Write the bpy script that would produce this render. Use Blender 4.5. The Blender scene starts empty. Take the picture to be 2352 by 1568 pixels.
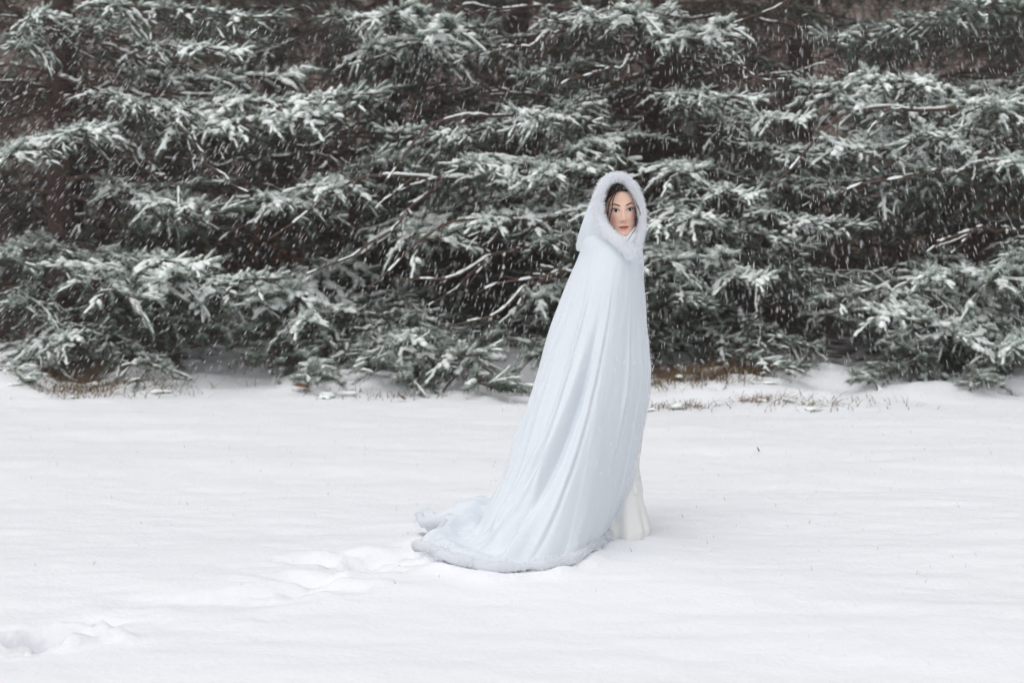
import bpy, math, random
import numpy as np
from mathutils import Vector, Matrix, Euler

C = bpy.context.scene.collection
scene = bpy.context.scene
PI = math.pi

# ------------------------------------------------------------------ camera
CAM_Z, PITCH = 1.45, math.atan(0.093)
cam_d = bpy.data.cameras.new('camera'); cam = bpy.data.objects.new('camera', cam_d); C.objects.link(cam)
cam.location = (0, 0, CAM_Z); cam.rotation_euler = (PI/2 - PITCH, 0, 0)
cam_d.lens = 50; cam_d.sensor_width = 36; cam_d.clip_start = 0.1; cam_d.clip_end = 900
cam_d.dof.use_dof = True; cam_d.dof.focus_distance = 6.2; cam_d.dof.aperture_fstop = 2.6
scene.camera = cam

# ------------------------------------------------------------------ light (snowing, overcast)
SUN_EL, SUN_AZ = math.radians(64), math.radians(208)
world = bpy.data.worlds.new('World'); scene.world = world; world.use_nodes = True
wn = world.node_tree.nodes; wl = world.node_tree.links
sky = wn.new('ShaderNodeTexSky'); sky.sky_type = 'NISHITA'; sky.sun_disc = False
sky.sun_elevation = SUN_EL; sky.sun_rotation = SUN_AZ
sky.air_density = 1.0; sky.dust_density = 3.0; sky.ozone_density = 1.0
hs = wn.new('ShaderNodeHueSaturation'); hs.inputs['Saturation'].default_value = 0.22
wl.new(sky.outputs[0], hs.inputs['Color'])
wl.new(hs.outputs[0], wn['Background'].inputs[0]); wn['Background'].inputs[1].default_value = 0.145
sd = bpy.data.lights.new('sun', 'SUN'); so = bpy.data.objects.new('sun', sd); C.objects.link(so)
sd.energy = 0.7; sd.angle = math.radians(85); sd.color = (1.0, 0.985, 0.94)
sun_dir = Vector((math.sin(SUN_AZ)*math.cos(SUN_EL), math.cos(SUN_AZ)*math.cos(SUN_EL), math.sin(SUN_EL)))
so.rotation_euler = sun_dir.to_track_quat('Z', 'Y').to_euler(); so.location = (0, 0, 20)
vs = scene.view_settings; vs.view_transform = 'Standard'; vs.look = 'None'; vs.gamma = 1; vs.exposure = 0.2; vs.use_curve_mapping = False
scene.cycles.max_bounces = 9; scene.cycles.diffuse_bounces = 7; scene.cycles.volume_bounces = 0

# ------------------------------------------------------------------ helpers
def ray(dx, dy):
    u = (dx/2352 - .5)*.72; v = (784 - dy)/2352*.72
    c, s = math.cos(PITCH), math.sin(PITCH)
    return np.array([u, c + v*s, v*c - s])
def at(dx, dy, Y):
    d = ray(dx, dy); return np.array([0, 0, CAM_Z]) + d*(Y/d[1])
def gnd(dx, dy, z=0.0):
    d = ray(dx, dy); return np.array([0, 0, CAM_Z]) + d*((z - CAM_Z)/d[2])
def nrm(a):
    a = np.asarray(a, float); return a/(np.linalg.norm(a, axis=-1, keepdims=True) + 1e-12)
def smooth(a, b, x):
    t = np.clip((x - a)/(b - a), 0, 1); return t*t*(3 - 2*t)

def make_mesh(name, V, F, mat=None, smooth_sh=True, mats=None, mat_idx=None):
    """V (n,3); F list of (m,k) integer arrays with k = 3 or 4"""
    V = np.ascontiguousarray(V, dtype=np.float32)
    if isinstance(F, np.ndarray): F = [F]
    F = [np.asarray(f, dtype=np.int32) for f in F if len(f)]
    me = bpy.data.meshes.new(name)
    me.vertices.add(len(V)); me.vertices.foreach_set('co', V.ravel())
    loops = np.concatenate([f.ravel() for f in F]); sizes = np.concatenate([np.full(len(f), f.shape[1], np.int32) for f in F])
    starts = np.concatenate([[0], np.cumsum(sizes)[:-1]]).astype(np.int32)
    me.loops.add(len(loops)); me.loops.foreach_set('vertex_index', loops)
    me.polygons.add(len(sizes)); me.polygons.foreach_set('loop_start', starts)
    try: me.polygons.foreach_set('loop_total', sizes)
    except Exception: pass
    if smooth_sh: me.polygons.foreach_set('use_smooth', np.ones(len(sizes), bool))
    for m in (mats or ([mat] if mat else [])): me.materials.append(m)
    if mat_idx is not None: me.polygons.foreach_set('material_index', np.asarray(mat_idx, np.int32))
    me.update(calc_edges=True); me.validate()
    return me
def link(name, me, parent=None, kind=None):
    o = bpy.data.objects.new(name, me); C.objects.link(o)
    if parent is not None: o.parent = parent
    if kind: o['kind'] = kind
    return o
def tag(o, label, cat, group=None):
    o['label'] = label; o['category'] = cat
    if group: o['group'] = group
    return o
def empty(name, loc):
    o = bpy.data.objects.new(name, None); C.objects.link(o); o.location = loc; o.empty_display_size = .2; return o

class Acc:
    def __init__(s): s.V, s.T, s.Q, s.n = [], [], [], 0
    def add(s, V, T=None, Q=None):
        V = np.asarray(V, float).reshape(-1, 3)
        if T is not None and len(T): s.T.append(np.asarray(T, int) + s.n)
        if Q is not None and len(Q): s.Q.append(np.asarray(Q, int) + s.n)
        s.V.append(V); s.n += len(V)
    def mesh(s, name, mat, sm=True):
        F = []
        if s.T: F.append(np.concatenate(s.T))
        if s.Q: F.append(np.concatenate(s.Q))
        return make_mesh(name, np.concatenate(s.V), F, mat, sm)

def tube(P, R, k=6, cap=True, squash=None):
    """swept tube along P (n,3) with radii R; squash=(a,b) scales side / up"""
    P = np.asarray(P, float); n = len(P); R = np.broadcast_to(np.asarray(R, float), (n,))
    T = nrm(np.gradient(P, axis=0)); up = np.array([0, 0, 1.0])
    side = np.cross(T, up); bad = np.linalg.norm(side, axis=1) < .15
    side[bad] = np.cross(T[bad], [0, 1.0, .2]); side = nrm(side)
    if bad.any() or k >= 10:
        for i in range(1, n):                       # carry the frame along so that it never flips
            v = side[i-1]-T[i]*np.dot(side[i-1], T[i]); side[i] = v/(np.linalg.norm(v)+1e-9)
    nn = np.cross(side, T)
    a = np.arange(k)/k*2*PI; sx, sy = squash or (1, 1)
    V = P[:, None] + R[:, None, None]*(np.cos(a)[None, :, None]*side[:, None]*sx + np.sin(a)[None, :, None]*nn[:, None]*sy)
    i = np.arange(n-1)[:, None]*k; j = np.arange(k)[None]; j2 = (j+1) % k
    Q = np.stack([i+j, i+j2, i+k+j2, i+k+j], -1).reshape(-1, 4)
    V = V.reshape(-1, 3); Tn = []
    if cap:
        V = np.vstack([V, P[0], P[-1]]); b = n*k
        jj = np.arange(k); j2 = (jj+1) % k
        Tn = np.vstack([np.stack([j2, jj, np.full(k, b)], -1), np.stack([(n-1)*k+jj, (n-1)*k+j2, np.full(k, b+1)], -1)])
    return V, Tn, Q
def grid_quads(nu, nv, wrap=False):
    i = np.arange(nu-1 if not wrap else nu)[:, None]; j = np.arange(nv-1)[None]; i2 = (i+1) % nu
    return np.stack([i*nv+j, i2*nv+j, i2*nv+j+1, i*nv+j+1], -1).reshape(-1, 4)
def catmull(P, n):
    P = np.asarray(P, float); m = len(P); Q = np.vstack([2*P[0]-P[1], P, 2*P[-1]-P[-2]])
    t = np.linspace(0, m-1-1e-9, n); i = t.astype(int); f = (t-i)[:, None]
    a, b, c, d = Q[i], Q[i+1], Q[i+2], Q[i+3]
    return .5*((2*b) + (c-a)*f + (2*a-5*b+4*c-d)*f**2 + (3*b-a-3*c+d)*f**3)

_rs = np.random.RandomState(5); _PERM = np.tile(_rs.permutation(256), 3); _VAL = _rs.rand(256)*2-1
def noise2(x, y):
    xi = np.floor(x).astype(int); yi = np.floor(y).astype(int); fx = x-xi; fy = y-yi
    u = fx*fx*(3-2*fx); v = fy*fy*(3-2*fy)
    h = lambda a, b: _VAL[_PERM[_PERM[a & 255] + (b & 255)]]
    return (h(xi, yi)*(1-u)+h(xi+1, yi)*u)*(1-v) + (h(xi, yi+1)*(1-u)+h(xi+1, yi+1)*u)*v
def fbm(x, y, o=4):
    s = 0; a = .5
    for k in range(o): s = s + a*noise2(x*2**k+17.3*k, y*2**k+5.1*k); a *= .5
    return s

# ------------------------------------------------------------------ materials
def mat(name, col, rough=.7, bump=None, vary=None, spec=.3, sheen=0, sss=0, coord='Object'):
    m = bpy.data.materials.new(name); m.use_nodes = True; nt = m.node_tree; b = nt.nodes['Principled BSDF']
    b.inputs['Base Color'].default_value = (*col, 1); b.inputs['Roughness'].default_value = rough
    b.inputs['Specular IOR Level'].default_value = spec
    if sheen: b.inputs['Sheen Weight'].default_value = sheen; b.inputs['Sheen Roughness'].default_value = .5
    if sss:
        b.inputs['Subsurface Weight'].default_value = sss; b.inputs['Subsurface Radius'].default_value = (1, .35, .2); b.inputs['Subsurface Scale'].default_value = .008
    tc = nt.nodes.new('ShaderNodeTexCoord')
    if vary:
        sc, col2, lo, hi = vary
        n = nt.nodes.new('ShaderNodeTexNoise'); n.inputs['Scale'].default_value = sc; n.inputs['Detail'].default_value = 5
        nt.links.new(tc.outputs[coord], n.inputs['Vector'])
        r = nt.nodes.new('ShaderNodeMapRange'); r.inputs[1].default_value = lo; r.inputs[2].default_value = hi
        nt.links.new(n.outputs[0], r.inputs[0])
        mx = nt.nodes.new('ShaderNodeMix'); mx.data_type = 'RGBA'
        mx.inputs[6].default_value = (*col, 1); mx.inputs[7].default_value = (*col2, 1)
        nt.links.new(r.outputs[0], mx.inputs[0]); nt.links.new(mx.outputs[2], b.inputs['Base Color'])
    if bump:
        sc, st, dist = bump
        n2 = nt.nodes.new('ShaderNodeTexNoise'); n2.inputs['Scale'].default_value = sc; n2.inputs['Detail'].default_value = 6
        nt.links.new(tc.outputs[coord], n2.inputs['Vector'])
        bp = nt.nodes.new('ShaderNodeBump'); bp.inputs['Strength'].default_value = st; bp.inputs['Distance'].default_value = dist
        nt.links.new(n2.outputs[0], bp.inputs['Height']); nt.links.new(bp.outputs[0], b.inputs['Normal'])
    return m
M = dict(
    needles=mat('spruce_needles', (.036, .055, .032), .65, vary=(5.0, (.066, .083, .050), .4, .7)),
    bark=mat('spruce_bark', (.052, .031, .026), .9, bump=(35, .8, .02), vary=(9, (.085, .060, .052), .4, .7)),
    twig=mat('twig_bark', (.085, .054, .042), .9, vary=(12, (.13, .095, .080), .4, .7)),
    bough_snow=mat('bough_snow', (.88, .92, .895), .8, bump=(60, .5, .01), spec=.2),
    cape=mat('white_velvet', (.70, .745, .79), .85, bump=(260, .12, .003), spec=.12, sheen=.25),
    fur=mat('white_fur', (.89, .905, .935), .9, spec=.1, sheen=.2),
    gown=mat('ivory_satin', (.80, .80, .775), .55, bump=(30, .1, .01), spec=.25),
    skin=mat('skin', (.85, .585, .46), .5, bump=(140, .25, .0015), spec=.35, sss=.25, vary=(22, (.80, .50, .39), .42, .75)),
    lips=mat('lips', (.52, .115, .11), .4, spec=.4),
    hair=mat('dark_hair', (.034, .018, .014), .45, spec=.4),
    brow=mat('brow_hair', (.040, .024, .018), .7),
    sclera=mat('sclera', (.62, .58, .56), .25, spec=.5),
    iris=mat('dark_iris', (.020, .011, .008), .15, spec=.6),
    dead=mat('dead_grass', (.22, .15, .085), .9, vary=(6, (.13, .085, .05), .4, .65)),
    leaf=mat('brown_leaves', (.20, .105, .06), .85, vary=(5, (.28, .19, .12), .4, .65)),
    woods=mat('bare_wood', (.145, .100, .080), .9, vary=(4, (.20, .155, .132), .4, .65)),
    flake=mat('snowflake', (.9, .9, .92), .9, spec=.1),
)
nt = M['fur'].node_tree; b_ = nt.nodes['Principled BSDF']; tr = nt.nodes.new('ShaderNodeBsdfTranslucent'); tr.inputs['Color'].default_value = (.95, .955, .97, 1)
mxs = nt.nodes.new('ShaderNodeMixShader'); mxs.inputs[0].default_value = .5; nt.links.new(b_.outputs[0], mxs.inputs[1]); nt.links.new(tr.outputs[0], mxs.inputs[2]); nt.links.new(mxs.outputs[0], nt.nodes['Material Output'].inputs['Surface'])
nt = M['needles'].node_tree; ps = nt.nodes['Principled BSDF']; old = ps.inputs['Base Color'].links[0].from_socket        # snow caught between the needles
an_ = nt.nodes.new('ShaderNodeAttribute'); an_.attribute_name = 'frost'; mf = nt.nodes.new('ShaderNodeMix'); mf.data_type = 'RGBA'; mf.inputs[7].default_value = (.71, .785, .725, 1)
nt.links.new(an_.outputs['Fac'], mf.inputs[0]); nt.links.new(old, mf.inputs[6]); nt.links.new(mf.outputs[2], ps.inputs['Base Color'])
def snow_ground_mat():
    m = bpy.data.materials.new('snow_field'); m.use_nodes = True; nt = m.node_tree; b = nt.nodes['Principled BSDF']; L = nt.links.new
    b.inputs['Roughness'].default_value = .75; b.inputs['Specular IOR Level'].default_value = .2
    tc = nt.nodes.new('ShaderNodeTexCoord'); at_ = nt.nodes.new('ShaderNodeAttribute'); at_.attribute_name = 'litter'
    n = nt.nodes.new('ShaderNodeTexNoise'); n.inputs['Scale'].default_value = 5.5; n.inputs['Detail'].default_value = 7; n.inputs['Roughness'].default_value = .65
    L(tc.outputs['Object'], n.inputs['Vector'])
    ad = nt.nodes.new('ShaderNodeMath'); ad.operation = 'ADD'; L(n.outputs[0], ad.inputs[0]); L(at_.outputs['Fac'], ad.inputs[1])
    r = nt.nodes.new('ShaderNodeMapRange'); r.inputs[1].default_value = .98; r.inputs[2].default_value = 1.12; L(ad.outputs[0], r.inputs[0])
    n3 = nt.nodes.new('ShaderNodeTexNoise'); n3.inputs['Scale'].default_value = 14; n3.inputs['Detail'].default_value = 5; L(tc.outputs['Object'], n3.inputs['Vector'])
    cr = nt.nodes.new('ShaderNodeMix'); cr.data_type = 'RGBA'; cr.inputs[6].default_value = (.075, .054, .044, 1); cr.inputs[7].default_value = (.19, .145, .12, 1); L(n3.outputs[0], cr.inputs[0])
    mx = nt.nodes.new('ShaderNodeMix'); mx.data_type = 'RGBA'; mx.inputs[6].default_value = (.83, .845, .87, 1)
    L(cr.outputs[2], mx.inputs[7]); L(r.outputs[0], mx.inputs[0]); L(mx.outputs[2], b.inputs['Base Color'])
    n2 = nt.nodes.new('ShaderNodeTexNoise'); n2.inputs['Scale'].default_value = 45; n2.inputs['Detail'].default_value = 6; L(tc.outputs['Object'], n2.inputs['Vector'])
    bp = nt.nodes.new('ShaderNodeBump'); bp.inputs['Strength'].default_value = .25; bp.inputs['Distance'].default_value = .02
    L(n2.outputs[0], bp.inputs['Height']); L(bp.outputs[0], b.inputs['Normal'])
    return m

# ------------------------------------------------------------------ ground
PRINTS = []   # (x, y, rx, ry, depth, rot)
for dx, dy, rx, ry, dep in [(132, 1474, .11, .065, .20), (70, 1492, .10, .06, .03), (215, 1440, .10, .05, .02), (705, 1345, .15, .07, .03), (745, 1372, .12, .06, .022),
                            (770, 1300, .16, .07, .04), (850, 1312, .13, .06, .05), (905, 1290, .13, .06, .045), (950, 1285, .10, .06, .04),
                            (820, 1285, .10, .05, .03), (880, 1330, .12, .05, .03), (960, 1312, .09, .05, .03), (560, 1390, .2, .08, .015), (380, 1400, .2, .08, .012)]:
    g = gnd(dx, dy); PRINTS.append((g[0], g[1], rx, ry, dep))
EDGE = [(-1200, 915), (0, 910), (200, 897), (400, 885), (600, 864), (800, 884), (1000, 880), (1200, 872), (1400, 890), (1560, 905), (1750, 908), (1900, 903), (2352, 890), (3500, 890)]
EDGE = np.array([gnd(dx, dy)[:2] for dx, dy in EDGE])
TR = np.array([gnd(dx, dy)[:2] for dx, dy in [(1000, 1290), (900, 1302), (800, 1318), (720, 1355), (560, 1395), (380, 1410), (200, 1455), (60, 1490), (-150, 1530)]])
def TRAIL(x, y):
    yc = np.interp(x, TR[::-1, 0], TR[::-1, 1]); wx = np.interp(x, [-1.7, -1.2, -.95, -.6, -.3, -.2, -.05], [.35, .30, .45, .95, 1, .5, 0]); return wx*(np.exp(-((y-yc)/.17)**2)-.35*np.exp(-((np.abs(y-yc)-.30)/.10)**2))
HEMG = np.array([gnd(dx, dy)[:2] for dx, dy in [(1398, 1246), (1328, 1308), (1250, 1333), (1130, 1343), (1030, 1326), (988, 1288), (992, 1245)]])
def hem_dist(x, y):
    d = np.full(np.shape(x), 9.)
    for a, b in zip(HEMG[:-1], HEMG[1:]):
        ab = b-a; t = np.clip(((x-a[0])*ab[0]+(y-a[1])*ab[1])/(ab@ab), 0, 1); d = np.minimum(d, np.hypot(x-a[0]-t*ab[0], y-a[1]-t*ab[1]))
    return d
def edge_y(x): return np.interp(x, EDGE[:, 0], EDGE[:, 1])     # where the open field ends and the litter under the trees begins
def ground_h(x, y, fine=True):
    h = .050*fbm(x*.35+3, y*.55+1, 3) + .024*fbm(x*1.1, y*3.0+7, 4)
    bank_line = edge_y(x) - .35 + .2*noise2(x*1.7, x*0+8.5)
    s = smooth(-.9, .9, y - bank_line)
    h = h + s*(.09 + .17*fbm(x*1.5+9, y*1.9, 4)) + smooth(12, 30, y)*.12*fbm(x*.3, y*.3, 3)
    h = h + .07*smooth(11.2, 12.3, y)*np.exp(-((x+.9)/1.6)**2)
    h = h + TRAIL(x, y)*(.060*fbm(x*10, y*15, 4)-.026)
    h = h + .020*np.exp(-((hem_dist(x, y)-.045)/.05)**2)*(1+.8*noise2(x*9, y*9))
    h = h + .022*np.exp(-(((x-.50)/.24)**2+((y-6.2)/.22)**2))
    h = h + 17*smooth(26, 80, y)**1.2
    if fine:
        h = h + .008*fbm(x*5, y*9, 4)
        for px, py, rx, ry, d in PRINTS:
            wob = 1 + .5*noise2(x*16+px*7, y*16)
            r2 = ((x-px)/rx)**2 + ((y-py)/ry)**2; r2 = r2*wob
            h = h - d*np.exp(-np.clip(r2, 0, 9)**2.2) + d*.16*np.exp(-((np.sqrt(r2+1e-9)-1.5)/.35)**2)*(1+.8*noise2(x*20, y*20+3))
    return h
def gh(x, y): return float(ground_h(np.array([float(x)]), np.array([float(y)]))[0])
xs = np.concatenate([-np.geomspace(160, 6.0, 36), np.arange(-5.95, 6.0, .025), np.geomspace(6.0, 160, 36)])
ys = np.concatenate([np.linspace(-40, 2.6, 20), np.arange(2.7, 7.4, .022), np.arange(7.4, 13.6, .045), np.geomspace(13.65, 160, 60)])
X, Y = np.meshgrid(xs, ys, indexing='ij')
Z = ground_h(X, Y)
gm = make_mesh('snow_ground', np.stack([X, Y, Z], -1).reshape(-1, 3), grid_quads(len(xs), len(ys)), snow_ground_mat())
bl = edge_y(X) + .25*noise2(X*1.7, X*0+8.5)
lit = -.1 + .60*smooth(-.3, .9, Y-bl) + .13*smooth(13, 15, Y)+.35*smooth(24, 32, Y) + .09*fbm(X*.9, Y*.9, 3)*smooth(10.4, 11, Y)
lit = lit - .25*np.exp(-((X+.55)/.8)**2)*(1-smooth(12.6, 13.4, Y))
for dx, dy, r, a in [(640, 842, .3, .4), (250, 872, .6, .3), (130, 888, .3, .25), (1600, 885, .55, .3), (1735, 905, .2, .3), (690, 905, .07, .5), (1880, 900, .4, .22), (900, 886, .4, .2), (2150, 890, .4, .2)]:
    g = gnd(dx, dy); lit = lit + 1.5*a*np.exp(-(((X-g[0])/r)**2+((Y-g[1])/(r*.6))**2))
a_ = gm.attributes.new('litter', 'FLOAT', 'POINT'); a_.data.foreach_set('value', lit.ravel().astype(np.float32))
link('snow_ground', gm, kind='structure')

# ------------------------------------------------------------------ spruce boughs
def needle_templates(n, k, seed):
    r = np.random.RandomState(seed); out = []
    for _ in range(n):
        t = np.concatenate([np.linspace(.02, .96, k-5)+r.randn(k-5)*.02, np.full(5, .97)]); ph = r.rand(k)*2*PI
        rad = r.uniform(.75, 1.1, k); fw = r.uniform(.10, .17, k); fw[-5:] += .06; rad[-5:] *= .45
        base = np.stack([t, np.cos(ph)*.12, np.sin(ph)*.12], -1); tip = np.stack([t+fw, np.cos(ph)*rad, np.sin(ph)*rad], -1)
        tn = np.stack([np.zeros(k), -np.sin(ph), np.cos(ph)], -1)
        out.append(np.stack([base-tn*.070, base+tn*.070, tip], 1))
    return np.array(out)                      # n, k, 3, 3
NT = needle_templates(10, 92, 3)
def build_needles(P, D, L, R, bend, rng, dust):
    n = len(P); D = nrm(D); up = np.array([0, 0, 1.])
    Yv = np.cross(up, D); b = np.linalg.norm(Yv, axis=1) < .1; Yv[b] = [0, 1, 0]; Yv = nrm(Yv); Zv = np.cross(D, Yv)
    T = NT[rng.randint(0, len(NT), n)]        # n,k,3,3
    x, y, z = T[..., 0], T[..., 1], T[..., 2]
    V = P[:, None, None] + (x*L[:, None, None])[..., None]*D[:, None, None] + R[:, None, None, None]*(y[..., None]*Yv[:, None, None] + z[..., None]*Zv[:, None, None])
    V[..., 2] += (bend*L)[:, None, None]*x**2
    rz = (y*Yv[:, 2][:, None, None] + z*Zv[:, 2][:, None, None])[..., 2]           # how far up each needle points
    fro = np.repeat(np.clip(.42+.75*rz+.28*rng.randn(*rz.shape), 0, 1)[..., None], 3, -1)*np.clip(dust, 0, 1.25)[:, None, None]
    V = V.reshape(-1, 3); return V, np.arange(len(V)).reshape(-1, 3), fro.ravel()
RING = np.arange(6)/6*2*PI
def build_snow(P, D, L, Wd, Hh, lift, bend, rng, st=(-.04, .15, .45, .75, .97, 1.05)):
    """a lumpy snow cap resting along each shoot"""
    n = len(P); D = nrm(D); up = np.array([0, 0, 1.])
    Yv = np.cross(up, D); b = np.linalg.norm(Yv, axis=1) < .1; Yv[b] = [0, 1, 0]; Yv = nrm(Yv)
    Zv = nrm(np.cross(D, Yv)*.6 + up*.4)
    t = np.array(st); m = len(t); prof = np.array([.30, .85, 1, 1, .85, .30])[:m]
    pr = prof[None]*rng.uniform(.65, 1.25, (n, m))
    cy = np.cos(RING); cz = np.sin(RING); cz = np.where(cz < 0, cz*.35, cz)
    sidej = rng.uniform(-.35, .35, (n, m))*Wd[:, None]
    V = (P[:, None] + (t[None]*L[:, None])[..., None]*D[:, None] + (lift[:, None, None])*up + sidej[..., None]*Yv[:, None])[:, :, None]
    V = V + (pr[:, :, None]*cy[None, None]*Wd[:, None, None])[..., None]*Yv[:, None, None] + (pr[:, :, None]*cz[None, None]*Hh[:, None, None])[..., None]*Zv[:, None, None]
    V[..., 2] += ((bend*L)[:, None]*t[None]**2)[:, :, None]
    i = np.arange(m-1)[:, None]*6; j = np.arange(6)[None]; j2 = (j+1) % 6
    q = np.stack([i+j, i+j2, i+6+j2, i+6+j], -1).reshape(-1, 4)
    Q = (q[None] + (np.arange(n)*m*6)[:, None, None]).reshape(-1, 4)
    return V.reshape(-1, 3), Q

class Bough: pass
def make_bough(seed, L, width, rise, droop, tipup, s0, snow, hang, dens=1.0, bare_twigs=0):
    rng = np.random.RandomState(seed); R = rng.uniform
    wood = Acc(); SP, SD, SL, SR, SB, SS = [], [], [], [], [], []      # shoots
    BP, BD, BL, BS = [], [], [], []                                    # snow ridges along branchlets
    t = np.linspace(0, 1, 18); wob = np.cumsum(rng.randn(18))*.020*L
    stem = np.stack([L*t, wob - wob[0] - (wob[-1]-wob[0])*t, rise*t - droop*t**2 + tipup*t**4 + .030*L*np.sin(t*8+R(0, 6))*t*(1-t)*2], -1)
    wood.add(*tube(stem, .004 + .018*(L/2.5)*(1-t)**.9, 6))
    def pt(s):
        f = s*17; i = min(int(f), 16); return stem[i]*(1-(f-i)) + stem[i+1]*(f-i), nrm(stem[i+1]-stem[i])
    def shoot(p, d, l, sn, r=.0255):
        SP.append(p); SD.append(d); SL.append(l); SR.append(r*R(.85, 1.15)); SB.append(R(-.22, .18)); SS.append(sn)
    def branchlet(p, d, l, dro, sn, spacing=.046, sl=.084, lvl=0):
        d = nrm(d); n = 6; tt = np.linspace(0, 1, n); lat = np.cross([0, 0, 1.], d); lat = nrm(lat) if np.linalg.norm(lat) > .1 else np.array([0, 1., 0])
        pts = p + (l*tt)[:, None]*d + (R(-.10, .10)*l*tt**2)[:, None]*lat; pts[:, 2] -= dro*l*tt**2
        wood.add(*tube(pts, .0022 + .004*(1-tt), 4, cap=False))
        seg = np.diff(pts, axis=0)
        for k in range(n-1):
            if sn > .25: BP.append(pts[k]); BD.append(seg[k]); BL.append(np.linalg.norm(seg[k])); BS.append(sn*R(.5, 1.1)*(1-.55*tt[k]))
        m = max(2, int(l/spacing*dens))
        for q in range(m):
            s = (q+.6+R(-.2, .2))/m; i = min(int(s*(n-1)), n-2); f = s*(n-1)-i
            pp = pts[i]*(1-f)+pts[i+1]*f; dd = nrm(seg[i]); side = 1 if (q % 2) else -1
            ll = sl*R(.6, 1.25)*(1-.25*s)
            if lvl == 0 and l > .30 and s < .6 and R(0, 1) < .45:
                branchlet(pp, dd*.75 + side*lat*.8 + np.array([0, 0, R(-.5, -.05)]), l*R(.35, .55)*(1-s*.5), R(.25, .7), sn*R(.6, 1), spacing, sl, 1)
            else:
                shoot(pp, dd*R(.55, .95) + side*lat*R(.4, .95) + np.array([0, 0, R(-.30, .50)]), ll, sn*R(.45, 1.15))
        shoot(pts[-1]-seg[-1]*.2, seg[-1]/np.linalg.norm(seg[-1]) + np.array([0, 0, R(-.1, .25)]), sl*R(.9, 1.35), sn*R(.6, 1.1), .025)
    node = .098/dens; s = s0; side = 1
    while s < .97:
        p, d = pt(s); lat = nrm(np.cross([0, 0, 1.], d)); sp = (s-s0)/(1-s0)
        lb = (width*(1-sp)**.75*(.45+.55*smooth(0, .25, sp)) + .07)*R(.7, 1.15)
        branchlet(p, d*R(.6, 1.1) + side*lat*R(.8, 1.1) + np.array([0, 0, R(-.22, .25)]), lb, R(.05, .5), snow*R(.65, 1.25))
        if R(0, 1) < hang*.8*(1-.6*sp):
            branchlet(p, d*R(-.1, .5) + lat*R(-.55, .55) + np.array([0, 0, -1.]), R(.15, .42)*(1.1-.6*sp), R(0, .2), snow*R(.03, .25), .054, .078)
        for _ in range(3): shoot(p+d*R(-.04, .04), d*R(.5, .9)+lat*R(-.9, .9)+np.array([0, 0, R(.15, .75)]), R(.06, .11), snow*R(.5, 1.2))
        side = -side; s += node/L*R(.75, 1.25)
    p, d = pt(.985)
    for k in range(5): shoot(p, d*1.0 + np.array([R(-.1, .1), R(-.7, .7), R(-.05, .75)]), R(.10, .16), snow*R(.4, .9), .025)
    shoot(p, d+np.array([0, 0, .25]), R(.13, .19), snow*.7, .026)
    # bare inner twigs
    for _ in range(bare_twigs):
        q = R(.08, max(.12, s0)); p, d = pt(q); lat = nrm(np.cross([0, 0, 1.], d)); l = R(.2, .6)
        tt = np.linspace(0, 1, 6)[:, None]; pts = p + l*tt*(d*R(.3, .9)+lat*R(-1, 1)+np.array([0, 0, R(-.5, .25)])) ; pts[:, 2] -= .25*l*tt[:, 0]**2
        wood.add(*tube(pts, np.linspace(.006, .0015, 6), 4, cap=False))
    o = Bough(); o.L = L; o.tip = stem[-1]
    o.wood = wood.mesh('bough_wood', M['twig'])
    A = lambda a: np.array(a, float)
    SP, SD, SL, SR, SB, SS = A(SP), A(SD), A(SL), A(SR), A(SB), A(SS)
    sn = Acc(); dz = np.abs(nrm(SD)[:, 2]); patch = lambda P_: np.clip(1.15+1.3*fbm(P_[:, 0]*5.5+seed, P_[:, 1]*5.5, 3), .25, 1.8)
    ss = SS*(1-.8*dz)*patch(SP)*rng.uniform(.6, 1.3, len(SS)); k = ss > .24
    if k.any():
        c = np.clip(ss[k], .25, 1.5)
        v, q = build_snow(SP[k]+nrm(SD[k])*(SL[k]*.05)[:, None], SD[k], SL[k]*rng.uniform(.6, .98, k.sum()), .0130*(.45+.65*c)*rng.uniform(.7, 1.25, k.sum()), .0145*c, SR[k]*.45, SB[k], rng); sn.add(v, None, q)
    nv = build_needles(SP, SD, SL, SR, SB, rng, .22+1.15*np.clip(SS*patch(SP), 0, 1.2)*(1-.35*dz))
    o.needles = make_mesh('bough_needles', nv[0], nv[1], M['needles'], False)
    fa = o.needles.attributes.new('frost', 'FLOAT', 'POINT'); fa.data.foreach_set('value', nv[2].astype(np.float32))
    c_ = (ss > .8) & (rng.rand(len(ss)) < .4*min(1, snow))
    if c_.any():
        n_ = c_.sum(); dr = nrm(SD[c_]*[1, 1, .2]+rng.randn(n_, 3)*[.5, .5, .03]); ln_ = rng.uniform(.05, .11, n_)
        v, q = build_snow(SP[c_]+SD[c_]*.03-dr*(ln_*.5)[:, None], dr, ln_, rng.uniform(.020, .036, n_), rng.uniform(.014, .026, n_), np.full(n_, .010), rng.uniform(-.2, .0, n_), rng); sn.add(v, None, q)
    if len(BP):
        BP, BD, BL, BS = A(BP), A(BD), A(BL), A(BS)
        bs = BS*patch(BP); kk = bs > .45; BP, BD, BL, BS = BP[kk], BD[kk], BL[kk], np.clip(bs[kk], 0, 1.7)
        if len(BP):
            v, q = build_snow(BP+np.random.RandomState(seed).randn(len(BP), 3)*[.012, .012, .004], BD, BL*1.1, rng.uniform(.014, .034, len(BP))*BS, .018*BS, np.full(len(BP), .009), BL*0, rng); sn.add(v, None, q)
    kk = (t > (s0*.9)) & (rng.rand(len(t)) < .8); kk[-1] = False; kk &= rng.rand(len(t)) < .45; kk[8] = True; sp_ = stem[kk]; sd_ = np.diff(stem, axis=0)[kk[:-1]]
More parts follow.
